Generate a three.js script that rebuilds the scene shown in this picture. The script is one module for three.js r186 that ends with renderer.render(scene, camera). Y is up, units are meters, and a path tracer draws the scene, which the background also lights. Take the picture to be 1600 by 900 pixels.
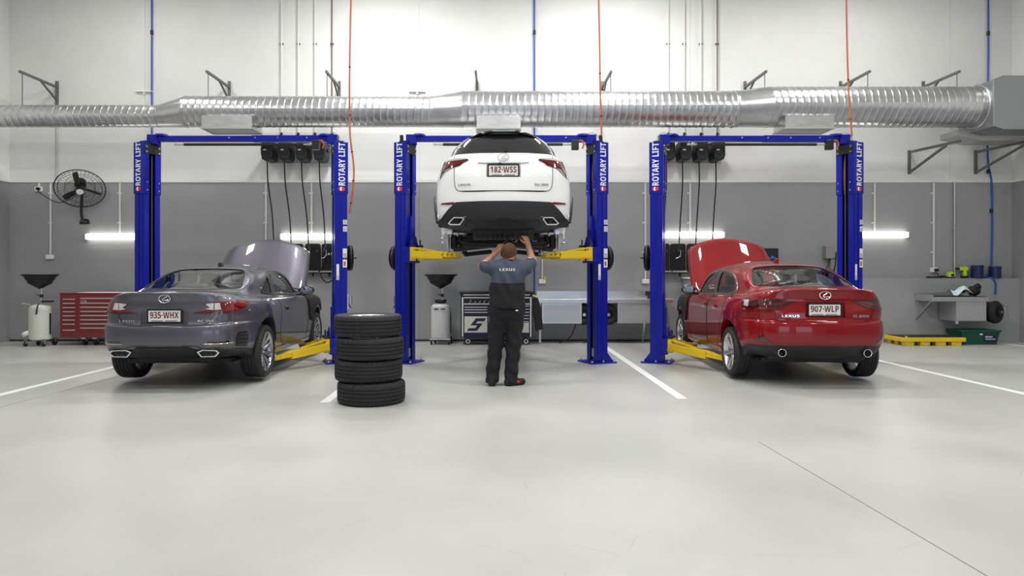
import * as THREE from 'three';
import { RoundedBoxGeometry } from 'three/addons/geometries/RoundedBoxGeometry.js';
import { mergeGeometries, mergeVertices, toCreasedNormals } from 'three/addons/utils/BufferGeometryUtils.js';
import { FontLoader } from 'three/addons/loaders/FontLoader.js';
import { TextGeometry } from 'three/addons/geometries/TextGeometry.js';
import { MarchingCubes } from 'three/addons/objects/MarchingCubes.js';
import { TessellateModifier } from 'three/addons/modifiers/TessellateModifier.js';
import { RectAreaLightUniformsLib } from 'three/addons/lights/RectAreaLightUniformsLib.js';
import { Brush, Evaluator, SUBTRACTION } from 'three-bvh-csg';
import { MeshBVH } from 'three-mesh-bvh';

// ---------------------------------------------------------------- camera, light, exposure
const FOC = 1067, VPX = 775, VPY = 427, EYE = 1.38;
const scene = new THREE.Scene();
const camera = new THREE.PerspectiveCamera(2 * Math.atan(450 / FOC) * 180 / Math.PI, 16 / 9, 0.05, 200);
camera.position.set(0, EYE, 0);
camera.lookAt(0, EYE, -10);
camera.setViewOffset(1600, 900, 800 - VPX, 450 - VPY, 1600, 900);
const renderer = new THREE.WebGLRenderer({ antialias: true });
renderer.toneMapping = THREE.LinearToneMapping;
renderer.toneMappingExposure = 0.98;
renderer.shadowMap.enabled = true;
RectAreaLightUniformsLib.init();
scene.background = new THREE.Color(0.62, 0.80, 1.0).multiplyScalar(2.2);   // overcast sky beyond the roller doors
const PANEL_LIGHT = 72, PANEL_GLOW = 24, BATTEN_LIGHT = 12, BATTEN_GLOW = 6;
// high ceiling panels: x, z, relative strength
const CEIL_Y = 7.4;
const PANELS = [];
for (const z of [-11.5, -7.4, -3.4, 0.6]) [-6.9, -2.3, 2.3, 6.9].forEach((x, i) => PANELS.push([x, z, [.28, 1.35, 1.4, .55][i] * ({ '-11.5': 1.35, '-7.4': 1, '-3.4': .8, '0.6': .7 })[z]]));

// ---------------------------------------------------------------- helpers
const V = (x, y, z) => new THREE.Vector3(x, y, z);
const WX = (px, Z) => (px - VPX) / FOC * Z;              // metres across at distance Z
const WY = (py, Z) => EYE - (py - VPY) / FOC * Z;        // metres up at distance Z
let seed = 12345;
const rnd = () => { seed = (seed + 0x6D2B79F5) | 0; let t = Math.imul(seed ^ (seed >>> 15), 1 | seed); t = (t + Math.imul(t ^ (t >>> 7), 61 | t)) ^ t; return ((t ^ (t >>> 14)) >>> 0) / 4294967296; };
const rr = (a, b) => a + (b - a) * rnd();
const taken = {};
function numbered(n) { const k = taken[n] = (taken[n] ?? -1) + 1; return k ? `${n}_${String(k).padStart(3, '0')}` : n; }
function thing(name, label, category, pos = [0, 0, 0], turn = 0, group) {
  const o = new THREE.Group(); o.name = numbered(name); o.position.set(...pos); o.rotation.y = turn;
  o.userData = { label, category }; if (group) o.userData.group = group;
  scene.add(o); return o;
}
function shade(m) { m.castShadow = true; m.receiveShadow = true; return m; }
function part(parent, name, geo, mat, label) {
  const m = shade(new THREE.Mesh(Array.isArray(geo) ? mg(geo) : geo, mat)); m.name = name; if (label) m.userData.label = label;
  parent.add(m); return m;
}
function solo(name, geo, mat, label, category, group) {
  const m = shade(new THREE.Mesh(Array.isArray(geo) ? mg(geo) : geo, mat)); m.name = numbered(name); m.userData = { label, category };
  if (group) m.userData.group = group; scene.add(m); return m;
}
function struct(name, geo, mat, parent) {
  const m = shade(new THREE.Mesh(Array.isArray(geo) ? mg(geo) : geo, mat)); m.name = name;
  if (parent) parent.add(m); else { m.userData.kind = 'structure'; scene.add(m); }
  return m;
}
function copyThing(src, label, pos, turn) {
  const r = src.clone(); r.name = numbered(src.name.replace(/_\d{3}$/, '')); r.userData = { ...src.userData, label };
  r.position.set(...pos); if (turn !== undefined) r.rotation.y = turn; scene.add(r); return r;
}
function mg(list) {
  const keep = list.every(g => g.attributes.uv);
  return mergeGeometries(list.map(g0 => {
    const g = g0.index ? g0.toNonIndexed() : g0.clone();
    for (const k of Object.keys(g.attributes)) if (k !== 'position' && k !== 'normal' && !(k === 'uv' && keep)) g.deleteAttribute(k);
    if (!g.attributes.normal) g.computeVertexNormals();
    g.morphAttributes = {}; g.clearGroups(); return g;
  }));
}
function box(w, h, d, x = 0, y = 0, z = 0, r = 0) {
  const g = r ? new RoundedBoxGeometry(w, h, d, 2, Math.min(r, w * .49, h * .49, d * .49)) : new THREE.BoxGeometry(w, h, d);
  return g.translate(x, y, z);
}
function bx(x0, x1, y0, y1, z0, z1, r = 0) { return box(Math.abs(x1 - x0), Math.abs(y1 - y0), Math.abs(z1 - z0), (x0 + x1) / 2, (y0 + y1) / 2, (z0 + z1) / 2, r); }
function cyl(r0, r1, h, seg = 20, open = false) { return new THREE.CylinderGeometry(r1, r0, h, seg, 1, open); }   // r0 below, r1 above
function rod(a, b, r, seg = 10, r2 = r) {
  const d = b.clone().sub(a), g = new THREE.CylinderGeometry(r2, r, d.length(), seg, 1);
  g.applyQuaternion(new THREE.Quaternion().setFromUnitVectors(V(0, 1, 0), d.clone().normalize()));
  return g.translate((a.x + b.x) / 2, (a.y + b.y) / 2, (a.z + b.z) / 2);
}
function bar(a, b, w, h, r = 0) {   // box beam from a to b, h upright
  const d = b.clone().sub(a), L = d.length(), g = r ? new RoundedBoxGeometry(L, h, w, 2, r) : new THREE.BoxGeometry(L, h, w);
  const X = d.normalize(), Z = X.clone().cross(V(0, 1, 0)); if (Z.lengthSq() < 1e-6) Z.set(0, 0, 1); Z.normalize();
  const Y = Z.clone().cross(X);
  g.applyMatrix4(new THREE.Matrix4().makeBasis(X, Y, Z));
  return g.translate((a.x + b.x) / 2, (a.y + b.y) / 2, (a.z + b.z) / 2);
}
function tube(pts, r, seg = 32, rs = 8, closed = false) {
  return new THREE.TubeGeometry(new THREE.CatmullRomCurve3(pts.map(p => Array.isArray(p) ? V(...p) : p), closed, 'centripetal'), seg, r, rs, closed);
}
function lathe(pts, seg = 32) { return new THREE.LatheGeometry(pts.map(p => new THREE.Vector2(p[0], p[1])), seg); }
function flatLathe(pts, seg = 32) { return toCreasedNormals(lathe(pts, seg).toNonIndexed(), 0.6); }
function shapeOf(pts) { const s = new THREE.Shape(); pts.forEach((p, i) => i ? s.lineTo(p[0], p[1]) : s.moveTo(p[0], p[1])); s.closePath(); return s; }
function extr(pts, depth, bevel = 0, holes = []) {   // outline in xy, thickness along z
  const s = pts instanceof THREE.Shape ? pts : shapeOf(pts);
  for (const h of holes) s.holes.push(new THREE.Path(h.map(p => new THREE.Vector2(p[0], p[1]))));
  return new THREE.ExtrudeGeometry(s, { depth, bevelEnabled: bevel > 0, bevelThickness: bevel, bevelSize: bevel, bevelOffset: -bevel, bevelSegments: 2, curveSegments: 10 });
}
function roundRect(w, h, r, n = 5) {
  const p = []; for (const [cx, cy, a] of [[w / 2 - r, h / 2 - r, 0], [-w / 2 + r, h / 2 - r, 1], [-w / 2 + r, -h / 2 + r, 2], [w / 2 - r, -h / 2 + r, 3]])
    for (let i = 0; i <= n; i++) { const t = (a + i / n) * Math.PI / 2; p.push([cx + r * Math.cos(t), cy + r * Math.sin(t)]); }
  return p;
}
const font = await new FontLoader().loadAsync('fonts/droid/droid_sans_bold.typeface.json');
const serif = await new FontLoader().loadAsync('fonts/droid/droid_serif_regular.typeface.json');
function text(str, width, height, depth = 0.002, f = font) {   // centred, scaled to width x height
  const g = new TextGeometry(str, { font: f, size: 1, depth: 0.05, curveSegments: 4, bevelEnabled: false });
  g.computeBoundingBox(); const b = g.boundingBox, w = b.max.x - b.min.x, h = b.max.y - b.min.y;
  g.translate(-(b.min.x + b.max.x) / 2, -(b.min.y + b.max.y) / 2, 0);
  return g.scale(width / w, height / h, depth / 0.05);
}
// ---------------------------------------------------------------- textures: only grain, mottling and wear
function noise2(size, oct, s) {   // tileable value noise, 0..1
  const out = new Float32Array(size * size); let amp = 1, tot = 0; const keep = seed; seed = s;
  for (const n of oct) {
    const g = new Float32Array(n * n).map(() => rnd());
    for (let y = 0; y < size; y++) for (let x = 0; x < size; x++) {
      const fx = x / size * n, fy = y / size * n, x0 = fx | 0, y0 = fy | 0; let u = fx - x0, v = fy - y0; u = u * u * (3 - 2 * u); v = v * v * (3 - 2 * v);
      const a = g[y0 * n + x0], b = g[y0 * n + (x0 + 1) % n], c = g[((y0 + 1) % n) * n + x0], d = g[((y0 + 1) % n) * n + (x0 + 1) % n];
      out[y * size + x] += amp * (a + (b - a) * u + (c - a) * v + (a - b - c + d) * u * v);
    }
    tot += amp; amp *= 0.62;
  }
  seed = keep; for (let i = 0; i < out.length; i++) out[i] /= tot; return out;
}
function dataTex(size, fn, srgb = true, rep = 1) {
  const d = new Uint8Array(size * size * 4);
  for (let i = 0; i < size * size; i++) { const c = fn(i % size, (i / size) | 0, i); d[i * 4] = c[0]; d[i * 4 + 1] = c[1]; d[i * 4 + 2] = c[2]; d[i * 4 + 3] = 255; }
  const t = new THREE.DataTexture(d, size, size); t.wrapS = t.wrapT = THREE.RepeatWrapping; t.magFilter = THREE.LinearFilter; t.minFilter = THREE.LinearMipmapLinearFilter; t.generateMipmaps = true;
  if (srgb) t.colorSpace = THREE.SRGBColorSpace; t.repeat.set(rep, rep); t.needsUpdate = true; return t;
}
const clamp8 = v => Math.max(0, Math.min(255, v));
const nA = noise2(1024, [4, 9, 21, 60, 170], 7), nB = noise2(1024, [6, 14, 40, 120, 300], 77), nC = noise2(512, [40, 110, 256], 707);
const floorMap = (() => {
  const scr = new Float32Array(1024 * 1024); const keep = seed; seed = 99;   // faint scuffs
  for (let k = 0; k < 90; k++) { let x = rnd() * 1024, y = rnd() * 1024, a = rnd() * 6.28; const L = rr(6, 60), s = rr(.05, .3); for (let i = 0; i < L; i++) { scr[((y & 1023) << 10) | (x & 1023)] += s; x += Math.cos(a) + 1024; y += Math.sin(a) + 1024; x %= 1024; y %= 1024; a += rr(-.06, .06); } }
  seed = keep;
  return dataTex(1024, (x, y, i) => { const v = 179 + (nA[i] - .5) * 20 + (nB[i] - .5) * 14 - scr[i] * 60; return [clamp8(v), clamp8(v), clamp8(v - 3)]; });
})();
const floorRough = dataTex(1024, (x, y, i) => { const v = 98 + (nB[i] - .5) * 34 + (nA[i] - .5) * 20; return [v, v, v]; }, false);
const concMap = dataTex(512, (x, y) => { const i = (y * 2) * 1024 + x * 2, v = 243 + (nA[i] - .5) * 14 + (nB[i] - .5) * 10; return [v, v, v]; });
const grainMap = dataTex(512, (x, y, i) => { const v = 128 + (nC[i] - .5) * 150; return [v, v, v]; }, false);
const zincMap = dataTex(512, (x, y) => { const i = (y * 2) * 1024 + x * 2, v = 205 + (nB[i] - .5) * 36 + (nA[i] - .5) * 14; return [clamp8(v), clamp8(v + 1), clamp8(v + 3)]; });
// ---------------------------------------------------------------- materials
const std = (color, rough = 0.5, metal = 0, more = {}) => new THREE.MeshStandardMaterial({ color, roughness: rough, metalness: metal, ...more });
const phys = (color, rough = 0.5, metal = 0, more = {}) => new THREE.MeshPhysicalMaterial({ color, roughness: rough, metalness: metal, ...more });
const rgb = (r, g, b) => new THREE.Color().setRGB(r, g, b);
const M = {
  floor: std(0xffffff, 1, 0, { map: floorMap, roughnessMap: floorRough }),
  wallUp: std(rgb(.85, .85, .835), .62, 0, { map: concMap }),
  wallLow: std(rgb(.375, .38, .39), .34, 0, { map: concMap, bumpMap: concMap, bumpScale: .002 }),
  sideLow: std(rgb(.33, .335, .345), .45, 0, { map: concMap }),
  cap: std(rgb(.8, .8, .77), .5),
  white: std(rgb(.82, .82, .8), .45), line: std(rgb(.86, .86, .84), .5, 0, { bumpMap: grainMap, bumpScale: .0006 }),
  dark: std(rgb(.012, .012, .013), .6), black: std(rgb(.006, .006, .007), .45), rubber: std(rgb(.009, .009, .01), .75),
  gloss: phys(rgb(.008, .008, .009), .15, 0, { clearcoat: 1, clearcoatRoughness: .05 }),
  blue: phys(rgb(.004, .010, .29), .42, 0, { specularIntensity: .35, clearcoat: .25, clearcoatRoughness: .15 }),
  yellow: phys(rgb(.8, .56, .01), .38, 0, { clearcoat: .4, clearcoatRoughness: .25 }),
  zinc: std(0xffffff, .3, .95, { map: zincMap, roughnessMap: null }), zincDull: std(rgb(.55, .56, .57), .5, .8),
  steel: std(rgb(.72, .72, .73), .28, 1), stainless: std(rgb(.66, .67, .68), .32, .95), chrome: std(rgb(.9, .9, .9), .08, 1),
  bracket: std(rgb(.16, .16, .155), .5, .5), plenum: std(rgb(.3, .32, .32), .4, .8, { bumpMap: grainMap, bumpScale: .001 }), conduit: std(rgb(.7, .7, .66), .5), galv: std(rgb(.5, .5, .48), .45, .7),
  orange: std(rgb(.5, .12, .045), .5), bluePipe: std(rgb(.02, .09, .42), .4),
  red: phys(rgb(.2, .006, .008), .35, 0, { clearcoat: .8, clearcoatRoughness: .15 }), redSign: std(rgb(.7, .03, .02), .4),
  greenTub: std(rgb(.003, .06, .042), .45), lime: std(rgb(.5, .7, .03), .4), navy: std(rgb(.008, .01, .05), .4), navyJar: std(rgb(.01, .015, .09), .35),
  cream: std(rgb(.78, .77, .68), .4), creamTank: phys(rgb(.62, .63, .56), .35, 0, { clearcoat: .5 }), whiteTank: phys(rgb(.72, .73, .72), .35, 0, { clearcoat: .5 }),
  glow: new THREE.MeshStandardMaterial({ color: 0xffffff, emissive: new THREE.Color(1, .98, .92), emissiveIntensity: PANEL_GLOW }),
  glowBatten: new THREE.MeshStandardMaterial({ color: 0xffffff, emissive: new THREE.Color(1, .97, .88), emissiveIntensity: BATTEN_GLOW }),
};
// world-metre uv for planar pieces
function planarUV(g, axis, scale) {
  const p = g.attributes.position, n = p.count, uv = new Float32Array(n * 2);
  for (let i = 0; i < n; i++) { const a = axis === 'y' ? [p.getX(i), p.getZ(i)] : axis === 'z' ? [p.getX(i), p.getY(i)] : [p.getZ(i), p.getY(i)]; uv[i * 2] = a[0] / scale; uv[i * 2 + 1] = a[1] / scale; }
  g.setAttribute('uv', new THREE.BufferAttribute(uv, 2)); return g;
}
// ---------------------------------------------------------------- the room
const ZW = -13.9, XL = -9.9, XR = 10.5, ZB = 9, DADO = 3.23;
struct('floor', planarUV(bx(XL - .3, XR + .3, -.3, 0, ZW - .3, ZB + .3), 'y', 5.3), M.floor);
struct('ceiling', bx(XL - .3, XR + .3, CEIL_Y, CEIL_Y + .25, ZW - .3, ZB + .3), M.wallUp);
const wallBack = new THREE.Group(); wallBack.name = 'wall_back'; wallBack.userData.kind = 'structure'; scene.add(wallBack);
part(wallBack, 'wall_core', bx(XL - .3, XR + .3, 0, CEIL_Y, ZW - .3, ZW - .012), M.wallUp);
const joints = [XL - .3, -7.14, -1.56, 3.95, 9.24, XR + .3];
for (let i = 0; i < 5; i++) {
  part(wallBack, 'upper_panel', planarUV(bx(joints[i] + .0025, joints[i + 1] - .0025, DADO, CEIL_Y, ZW - .06, ZW), 'z', 4.1), M.wallUp);
  part(wallBack, 'lower_panel', planarUV(bx(joints[i] + .002, joints[i + 1] - .002, 0, DADO, ZW - .06, ZW + .012), 'z', 3.7), M.wallLow);
}
part(wallBack, 'dado_cap', bx(XL, XR, DADO - .005, DADO + .05, ZW, ZW + .03), M.cap);
part(wallBack, 'skirting', bx(XL, XR, 0, .035, ZW + .01, ZW + .025), M.dark);
struct('wall_ledge', planarUV(bx(7.2, XR, 0, 1.28, ZW + .0125, ZW + .22), 'z', 3.7), M.wallLow);
function sideWall(name, x0, x1, inner) {
  const g = new THREE.Group(); g.name = name; g.userData.kind = 'structure'; scene.add(g);
  part(g, 'upper_wall', planarUV(bx(x0, x1, DADO, CEIL_Y, ZW - .3, ZB + .3), 'x', 4.1), M.wallUp);
  part(g, 'lower_wall', planarUV(bx(x0 + (inner > 0 ? 0 : -.012), x1 + (inner > 0 ? .012 : 0), 0, DADO, ZW - .3, ZB + .3), 'x', 3.7), M.sideLow);
  part(g, 'dado_cap', inner > 0 ? bx(x1, x1 + .03, DADO - .005, DADO + .05, ZW, ZB) : bx(x0 - .03, x0, DADO - .005, DADO + .05, ZW, ZB), M.cap);
}
sideWall('wall_left', XL - .3, XL, 1); sideWall('wall_right', XR, XR + .3, -1);
{ // wall behind the photographer: two roller doors stand open, the left one is shut
  const g = new THREE.Group(); g.name = 'wall_front'; g.userData.kind = 'structure'; scene.add(g);
  const d = [[-8.2, -4.2], [-2, 2], [4.2, 8.2]], H = 3.9;
  let x = XL - .3; for (const [a, b] of d) { part(g, 'wall_pier', bx(x, a, 0, H, ZB, ZB + .3), M.wallUp); x = b; }
  part(g, 'wall_pier', bx(x, XR + .3, 0, H, ZB, ZB + .3), M.wallUp);
  part(g, 'wall_lintel', bx(XL - .3, XR + .3, H, CEIL_Y, ZB, ZB + .3), M.wallUp);
  const shut = part(g, 'roller_door', bx(-8.2, -4.2, 0, H, ZB + .1, ZB + .15), M.galv); for (let i = 0; i < 26; i++) part(shut, 'slat', bx(-8.2, -4.2, i * .15 + .01, i * .15 + .14, ZB + .08, ZB + .1), M.galv);
  struct('outside_ground', bx(-30, 30, -.3, 0, ZB + .3, ZB + 25), std(rgb(.35, .34, .32), .9));
}
// ceiling light panels
for (const [x, z, power] of PANELS) {
  const t = thing('ceiling_light', 'flat white light panel under the high ceiling, out of the picture', 'light', [x, CEIL_Y, z], 0, 'ceiling light panels above the bays');
  part(t, 'housing', box(.68, .06, .68, 0, -.03, 0, .01), M.white);
  part(t, 'diffuser', box(.62, .01, .62, 0, -.064, 0), M.glow);
  const l = new THREE.RectAreaLight(new THREE.Color(1, .99, .965), PANEL_LIGHT * power, .62, .62); l.position.set(x, CEIL_Y - .08, z); l.lookAt(x, 0, z); scene.add(l);
}
// painted floor lines and saw cuts
for (const [x, z0, z1, lab] of [[-5.63, -7.4, -13.5, 'white painted bay line left of the grey coupe'], [-1.83, -7.3, -13.5, 'white painted bay line running behind the stack of tyres'], [2.05, -7.52, -13.5, 'white painted bay line right of the mechanic, between two blue lifts'], [6.05, -7.3, -13.5, 'white painted bay line right of the red sedan']])
  solo('floor_line', bx(x - .052, x + .052, 0, .002, z1, z0), M.line, lab, 'line', 'painted bay lines');
solo('floor_line', bx(-2.6, 3.3, 0, .002, -13.44, -13.4), M.line, 'thin white line on the floor along the foot of the back wall', 'line');
solo('floor_line', bx(9.93, 10.02, 0, .002, -13.7, -9), M.line, 'white painted line at far right along the foot of the side wall', 'line');
const cutMat = std(rgb(.22, .21, .19), .9);
for (const [x0, z0, x1, z1, lab] of [[2.15, -5.6, 2.27, -2.2, 'thin saw-cut joint crossing the floor at right foreground'], [-5.1, -6.9, -5.04, -10, 'thin saw-cut joint in the floor left of the grey coupe']])
  solo('floor_joint', bar(V(x0, .0006, z0), V(x1, .0006, z1), .008, .001), cutMat, lab, 'joint');

// ---------------------------------------------------------------- two-post lifts
const ZL = -10.6, POST_TOP = 3.39, SKEW = 0.38;
function cProfile(d, w, t, lip) {   // C channel, open towards +x
  return [[d, w], [-d, w], [-d, -w], [d, -w], [d, -w + lip], [d - t, -w + lip], [d - t, -w + t], [-d + t, -w + t], [-d + t, w - t], [d - t, w - t], [d - t, w - lip], [d, w - lip]];
}
function upright(pts, h) { return extr(pts.map(([x, z]) => [x, -z]), h).rotateX(-Math.PI / 2); }   // profile in x,z
const channelGeo = [1, -1].map(m => upright(cProfile(.095, .15, .012, .095).map(([x, z]) => [m * x, z]), POST_TOP - .03).translate(0, .03, 0));
const sleeveGeo = [1, -1].map(m => upright(cProfile(.105, .16, .012, .1).map(([x, z]) => [m * x, z]), .79).translate(0, 2.6, 0));
const signText = text('ROTARY LIFT', .655, .1, .003).rotateZ(Math.PI / 2);
const iconGeo = extr((() => { const s = new THREE.Shape(); s.absarc(0, 0, .045, Math.PI * .25, Math.PI * .75, false); s.absarc(0, -.025, .045, Math.PI * .68, Math.PI * .32, true); return s; })(), .003);
const boltGeo = new THREE.CylinderGeometry(.011, .011, .012, 8);
function lift(label, xc, armY, arms, lab) {
  const t = thing('car_lift', label, 'car lift', [xc, 0, ZL], 0, 'two-post car lifts');
  const HALF = 1.49;
  for (const m of [1, -1]) {
    const turn = -m * SKEW, place = o => { o.position.set(-m * HALF, 0, 0); o.rotation.y = turn; return o; };
    const k = m > 0 ? 0 : 1;
    const col = place(part(t, 'column', channelGeo[k], M.blue));
    part(col, 'fold_rib', [bx(m * -.06, m * .0, .05, POST_TOP - .8, .15, .158), bx(m * .02, m * .08, .05, POST_TOP - .8, .15, .156)], M.blue);
    for (const zz of [-.04, .026]) part(col, 'guide_rail', bx(m * .045, m * .06, .05, 3.28, zz, zz + .014), M.bracket);
    part(col, 'chain_anchor', bx(m * .062, m * .075, .09, .22, -.035, .02), M.zincDull);
    part(col, 'slot_lining', bx(m * -.078, m * -.07, .04, 3.3, -.13, .13), M.black);
    part(col, 'lift_chain', bx(m * .0, m * .02, .1, 3.25, -.015, .005), M.dark);
    const base = place(part(t, 'base_plate', [box(.46, .022, .42, 0, .011, 0, .004)], M.blue));
    for (const zz of [.138, -.15]) part(base, 'gusset', extr([[-m * .095, .02], [-m * .2, .02], [-m * .095, .16]], .012).translate(0, 0, zz), M.blue);
    for (const [bxx, bz] of [[-.19, .18], [.19, .18], [0, .185], [-.19, -.18], [.19, -.18]]) part(base, 'anchor_bolt', [boltGeo.clone().scale(1.5, 2.5, 1.5).translate(bxx, .035, bz)], M.steel);
    const slv = place(part(t, 'top_cover', sleeveGeo[k], M.blue));
    const cx = m * -.01;
    part(slv, 'lettering', signText.clone().translate(cx, 3.05, .161), M.white, 'white upright lettering on the cover');
    part(slv, 'emblem_field', extr(roundRect(.1, .06, .028), .002).translate(cx, 2.672, .16), M.redSign, 'red emblem patch under the lettering');
    part(slv, 'emblem', iconGeo.clone().rotateZ(Math.PI / 2).translate(cx + .018, 2.672, .162), M.white);
    for (const y of [2.66, 2.78, 3.25, 3.32]) for (const zz of [.1, -.12]) part(slv, 'bolt', boltGeo.clone().rotateZ(Math.PI / 2).translate(m * .108, y, zz), M.steel);
    const br = place(part(t, 'top_bracket', [bx(m * .0, m * .112, 3.22, 3.36, -.15, .145), bx(m * -.05, m * .1, 3.36, 3.42, -.1, .1)], M.black));
    for (const y of [3.245, 3.33]) for (const zz of [.12, -.12]) part(br, 'bolt', boltGeo.clone().rotateZ(Math.PI / 2).translate(m * .116, y, zz), M.steel);
    // carriage and swing arms
    const cr = place(part(t, 'carriage', [bx(m * -.05, m * .13, armY - .1, armY + .62, -.05, .05), bx(m * .06, m * .17, armY - .1, armY + .14, -.17, .17, .01),
      extr([[-.13, 0], [.13, 0], [.05, .17], [-.05, .17]], .015).rotateY(m * Math.PI / 2).translate(m * .15, armY + .14, 0)], M.blue));
    for (const zz of [.12, -.12]) part(cr, 'restraint_gear', [cyl(.05, .05, .03, 14).translate(m * .2, armY + .16, zz), cyl(.012, .012, .12, 8).translate(m * .2, armY + .2, zz)], M.navy);
    for (const [tx, ty, tz, near] of arms[k]) {
      const z0 = near ? .12 : -.12, c = Math.cos(turn), s = Math.sin(turn);
      const lx = m * .2, P0 = V(-m * HALF + lx * c + z0 * s, armY + .03, -lx * s + z0 * c), P1 = V(tx, ty, tz);
      const dir = P1.clone().sub(P0), L = dir.length(); dir.normalize(); const at = f => P0.clone().addScaledVector(dir, f * L);
      const arm = part(t, 'swing_arm', [bar(P0, at(.7), .1, .1, .008), bar(P0.clone().add(V(0, -.06, 0)), at(.72).add(V(0, -.052, 0)), .125, .012), rod(P0.clone().add(V(0, -.1, 0)), P0.clone().add(V(0, .11, 0)), .05, 14)], M.yellow);
      part(arm, 'brace', [bar(P0.clone().add(V(0, .1, .02)), at(.52).add(V(0, .055, 0)), .035, .02), bar(P0.clone().add(V(0, .1, -.05)), at(.45).add(V(0, .055, -.02)), .035, .02), bar(P0.clone().add(V(m * .05, -.05, 0)), P0.clone().add(V(m * .05, .1, 0)), .09, .012)], M.yellow);
      part(arm, 'extension', [bar(at(.6), at(.99), .072, .07, .006), bar(at(.7).add(V(0, .03, 0)), at(.8).add(V(0, .03, 0)), .08, .03, .004)], M.yellow);
      for (const f of [.66, .77, .86]) part(arm, 'stop_bolt', boltGeo.clone().rotateX(Math.PI / 2).translate(...at(f).add(V(0, 0, .055))), M.black);
      part(arm, 'lift_pad', [cyl(.055, .055, .03, 18).translate(P1.x, P1.y + .05, P1.z), cyl(.022, .022, .12, 12).translate(P1.x, P1.y + .09, P1.z)], M.steel);
      part(arm, 'rubber_pad', cyl(.06, .055, .025, 18).translate(P1.x, P1.y + .15, P1.z), M.rubber);
    }
    // adapter rack on the outer face
    if (lab.rack.includes(m)) {
      const ad = place(part(t, 'adapter_rack', lathe([[0, 0], [.1, 0], [.2, .035], [.2, .09], [0, .09]], 20).rotateZ(m * Math.PI / 2).translate(-m * .1, 1.62, -.02), M.black));
      part(ad, 'spindle', rod(V(-m * .18, 1.62, -.02), V(-m * .27, 1.62, -.02), .012), M.dark);
    }
    if (lab.pump === m) {
      const pu = place(part(t, 'lock_release', [bx(-m * .095, -m * .13, .82, 1.06, -.04, .06), cyl(.03, .03, .12, 14).translate(-m * .165, .96, .01)], M.steel));
      part(pu, 'lever', rod(V(-m * .13, .9, .06), V(-m * .17, .84, .06), .008), M.black);
    }
    if (lab.stick === m) { // stickers
      for (const [y0, y1, x0, x1] of [[2.13, 2.2, .03, .09], [2.02, 2.1, .03, .09], [1.62, 1.76, .025, .09], [1.47, 1.6, .025, .09], [1.28, 1.52, -.07, -.03]]) {
        const st = part(col, 'sticker', bx(-m * x0, -m * x1, y0, y1, .1575, .16), M.white);
        part(st, 'print', y0 === 1.47 ? [bx(-m * x0, -m * x1, y1 - .012, y1, .16, .161), bx(-m * (x0 + .012), -m * (x1 - .02), y0 + .02, y1 - .04, .16, .161)] : [0, 1, 2].map(i => bx(-m * (x0 + .008), -m * (x1 - .008), y0 + .012 + i * .02, y0 + .02 + i * .02, .16, .161)), y0 === 1.47 ? M.orange : M.dark);
      }
    }
    if (lab.sleeves) place(part(t, 'hose_boot', [bx(m * -.06, m * -.015, 3.3, 3.52, .02, .07, .01)], M.black));
    if (lab.cable.includes(m)) place(part(t, 'cable_boot', tube([V(m * .03, 3.22, -.05), V(m * .045, 2.95, -.06), V(m * .04, 2.75, -.06), V(m * .035, 2.6, -.05)], .014, 16), M.orange));
  }
  const beam = part(t, 'overhead_beam', [box(2.9, .085, .1, 0, 3.465, 0, .006), box(.16, .15, .14, -1.39, 3.45, 0, .008), box(.16, .15, .14, 1.39, 3.45, 0, .008)], M.blue);
  part(beam, 'beam_splice', [box(1.15, .097, .11, .72, 3.465, 0, .004)], M.blue);
  for (const x of [-1.27, 1.27]) part(beam, 'pulley_cap', cyl(.11, .09, .03, 20).translate(x, 3.52, 0), M.blue);
  for (const x of [-.2, .2, .55, 1.0]) part(beam, 'bolt', boltGeo.clone().rotateX(Math.PI / 2).translate(x, 3.475, .058), M.steel);
  const sb = part(t, 'shutoff_bar', rod(V(-1.05, 3.37, .05), V(1.2, 3.37, .05), .014, 10), M.galv);
  part(sb, 'foam_sleeve', rod(V(-.9, 3.37, .05), V(.95, 3.37, .05), .022, 12), M.black);
  part(sb, 'hanger', rod(V(-1.02, 3.37, .05), V(-1.02, 3.42, .05), .006, 6), M.galv);
  const sw = part(t, 'limit_switch', box(.11, .15, .09, 1.14, 3.36, .06, .008), M.black);
  part(sw, 'cable', tube([V(1.19, 3.42, .08), V(1.24, 3.42, .09), V(1.27, 3.37, .09), V(1.25, 3.3, .08)], .013, 14), M.orange);
  part(t, 'hose_loop', lab.loop.map(m => tube([V(m * 1.3, 3.53, 0), V(m * 1.42, 3.56, .02), V(m * 1.5, 3.5, .03), V(m * 1.52, 3.36, .03)], .007, 20)), M.galv);
  return t;
}
// arms: [towards x, y, z in the lift's own frame, near side?] for the left and the right column
lift('blue two-post lift holding the grey coupe just off the floor', -3.92, .24, [[[-.72, .2, 1.1, 1], [-.75, .2, -.5, 0]], [[.82, .2, 1.12, 1], [.75, .2, -.5, 0]]], { rack: [-1], pump: -1, stick: -1, sleeves: 0, cable: [], loop: [1] });
lift('blue two-post lift in the middle raising the white car overhead', .08, 1.64, [[[-.63, 1.65, .6, 1], [-.68, 1.65, -.75, 0]], [[.63, 1.65, .6, 1], [.68, 1.65, -.75, 0]]], { rack: [1, -1], pump: 1, stick: -1, sleeves: 1, cable: [-1], loop: [1] });
lift('blue two-post lift holding the red sedan just off the floor', 4.0, .24, [[[-.82, .2, 1.12, 1], [-.75, .2, -.5, 0]], [[.72, .2, 1.1, 1], [.75, .2, -.5, 0]]], { rack: [1], pump: 0, stick: -1, sleeves: 0, cable: [-1], loop: [-1, 1] });

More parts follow.
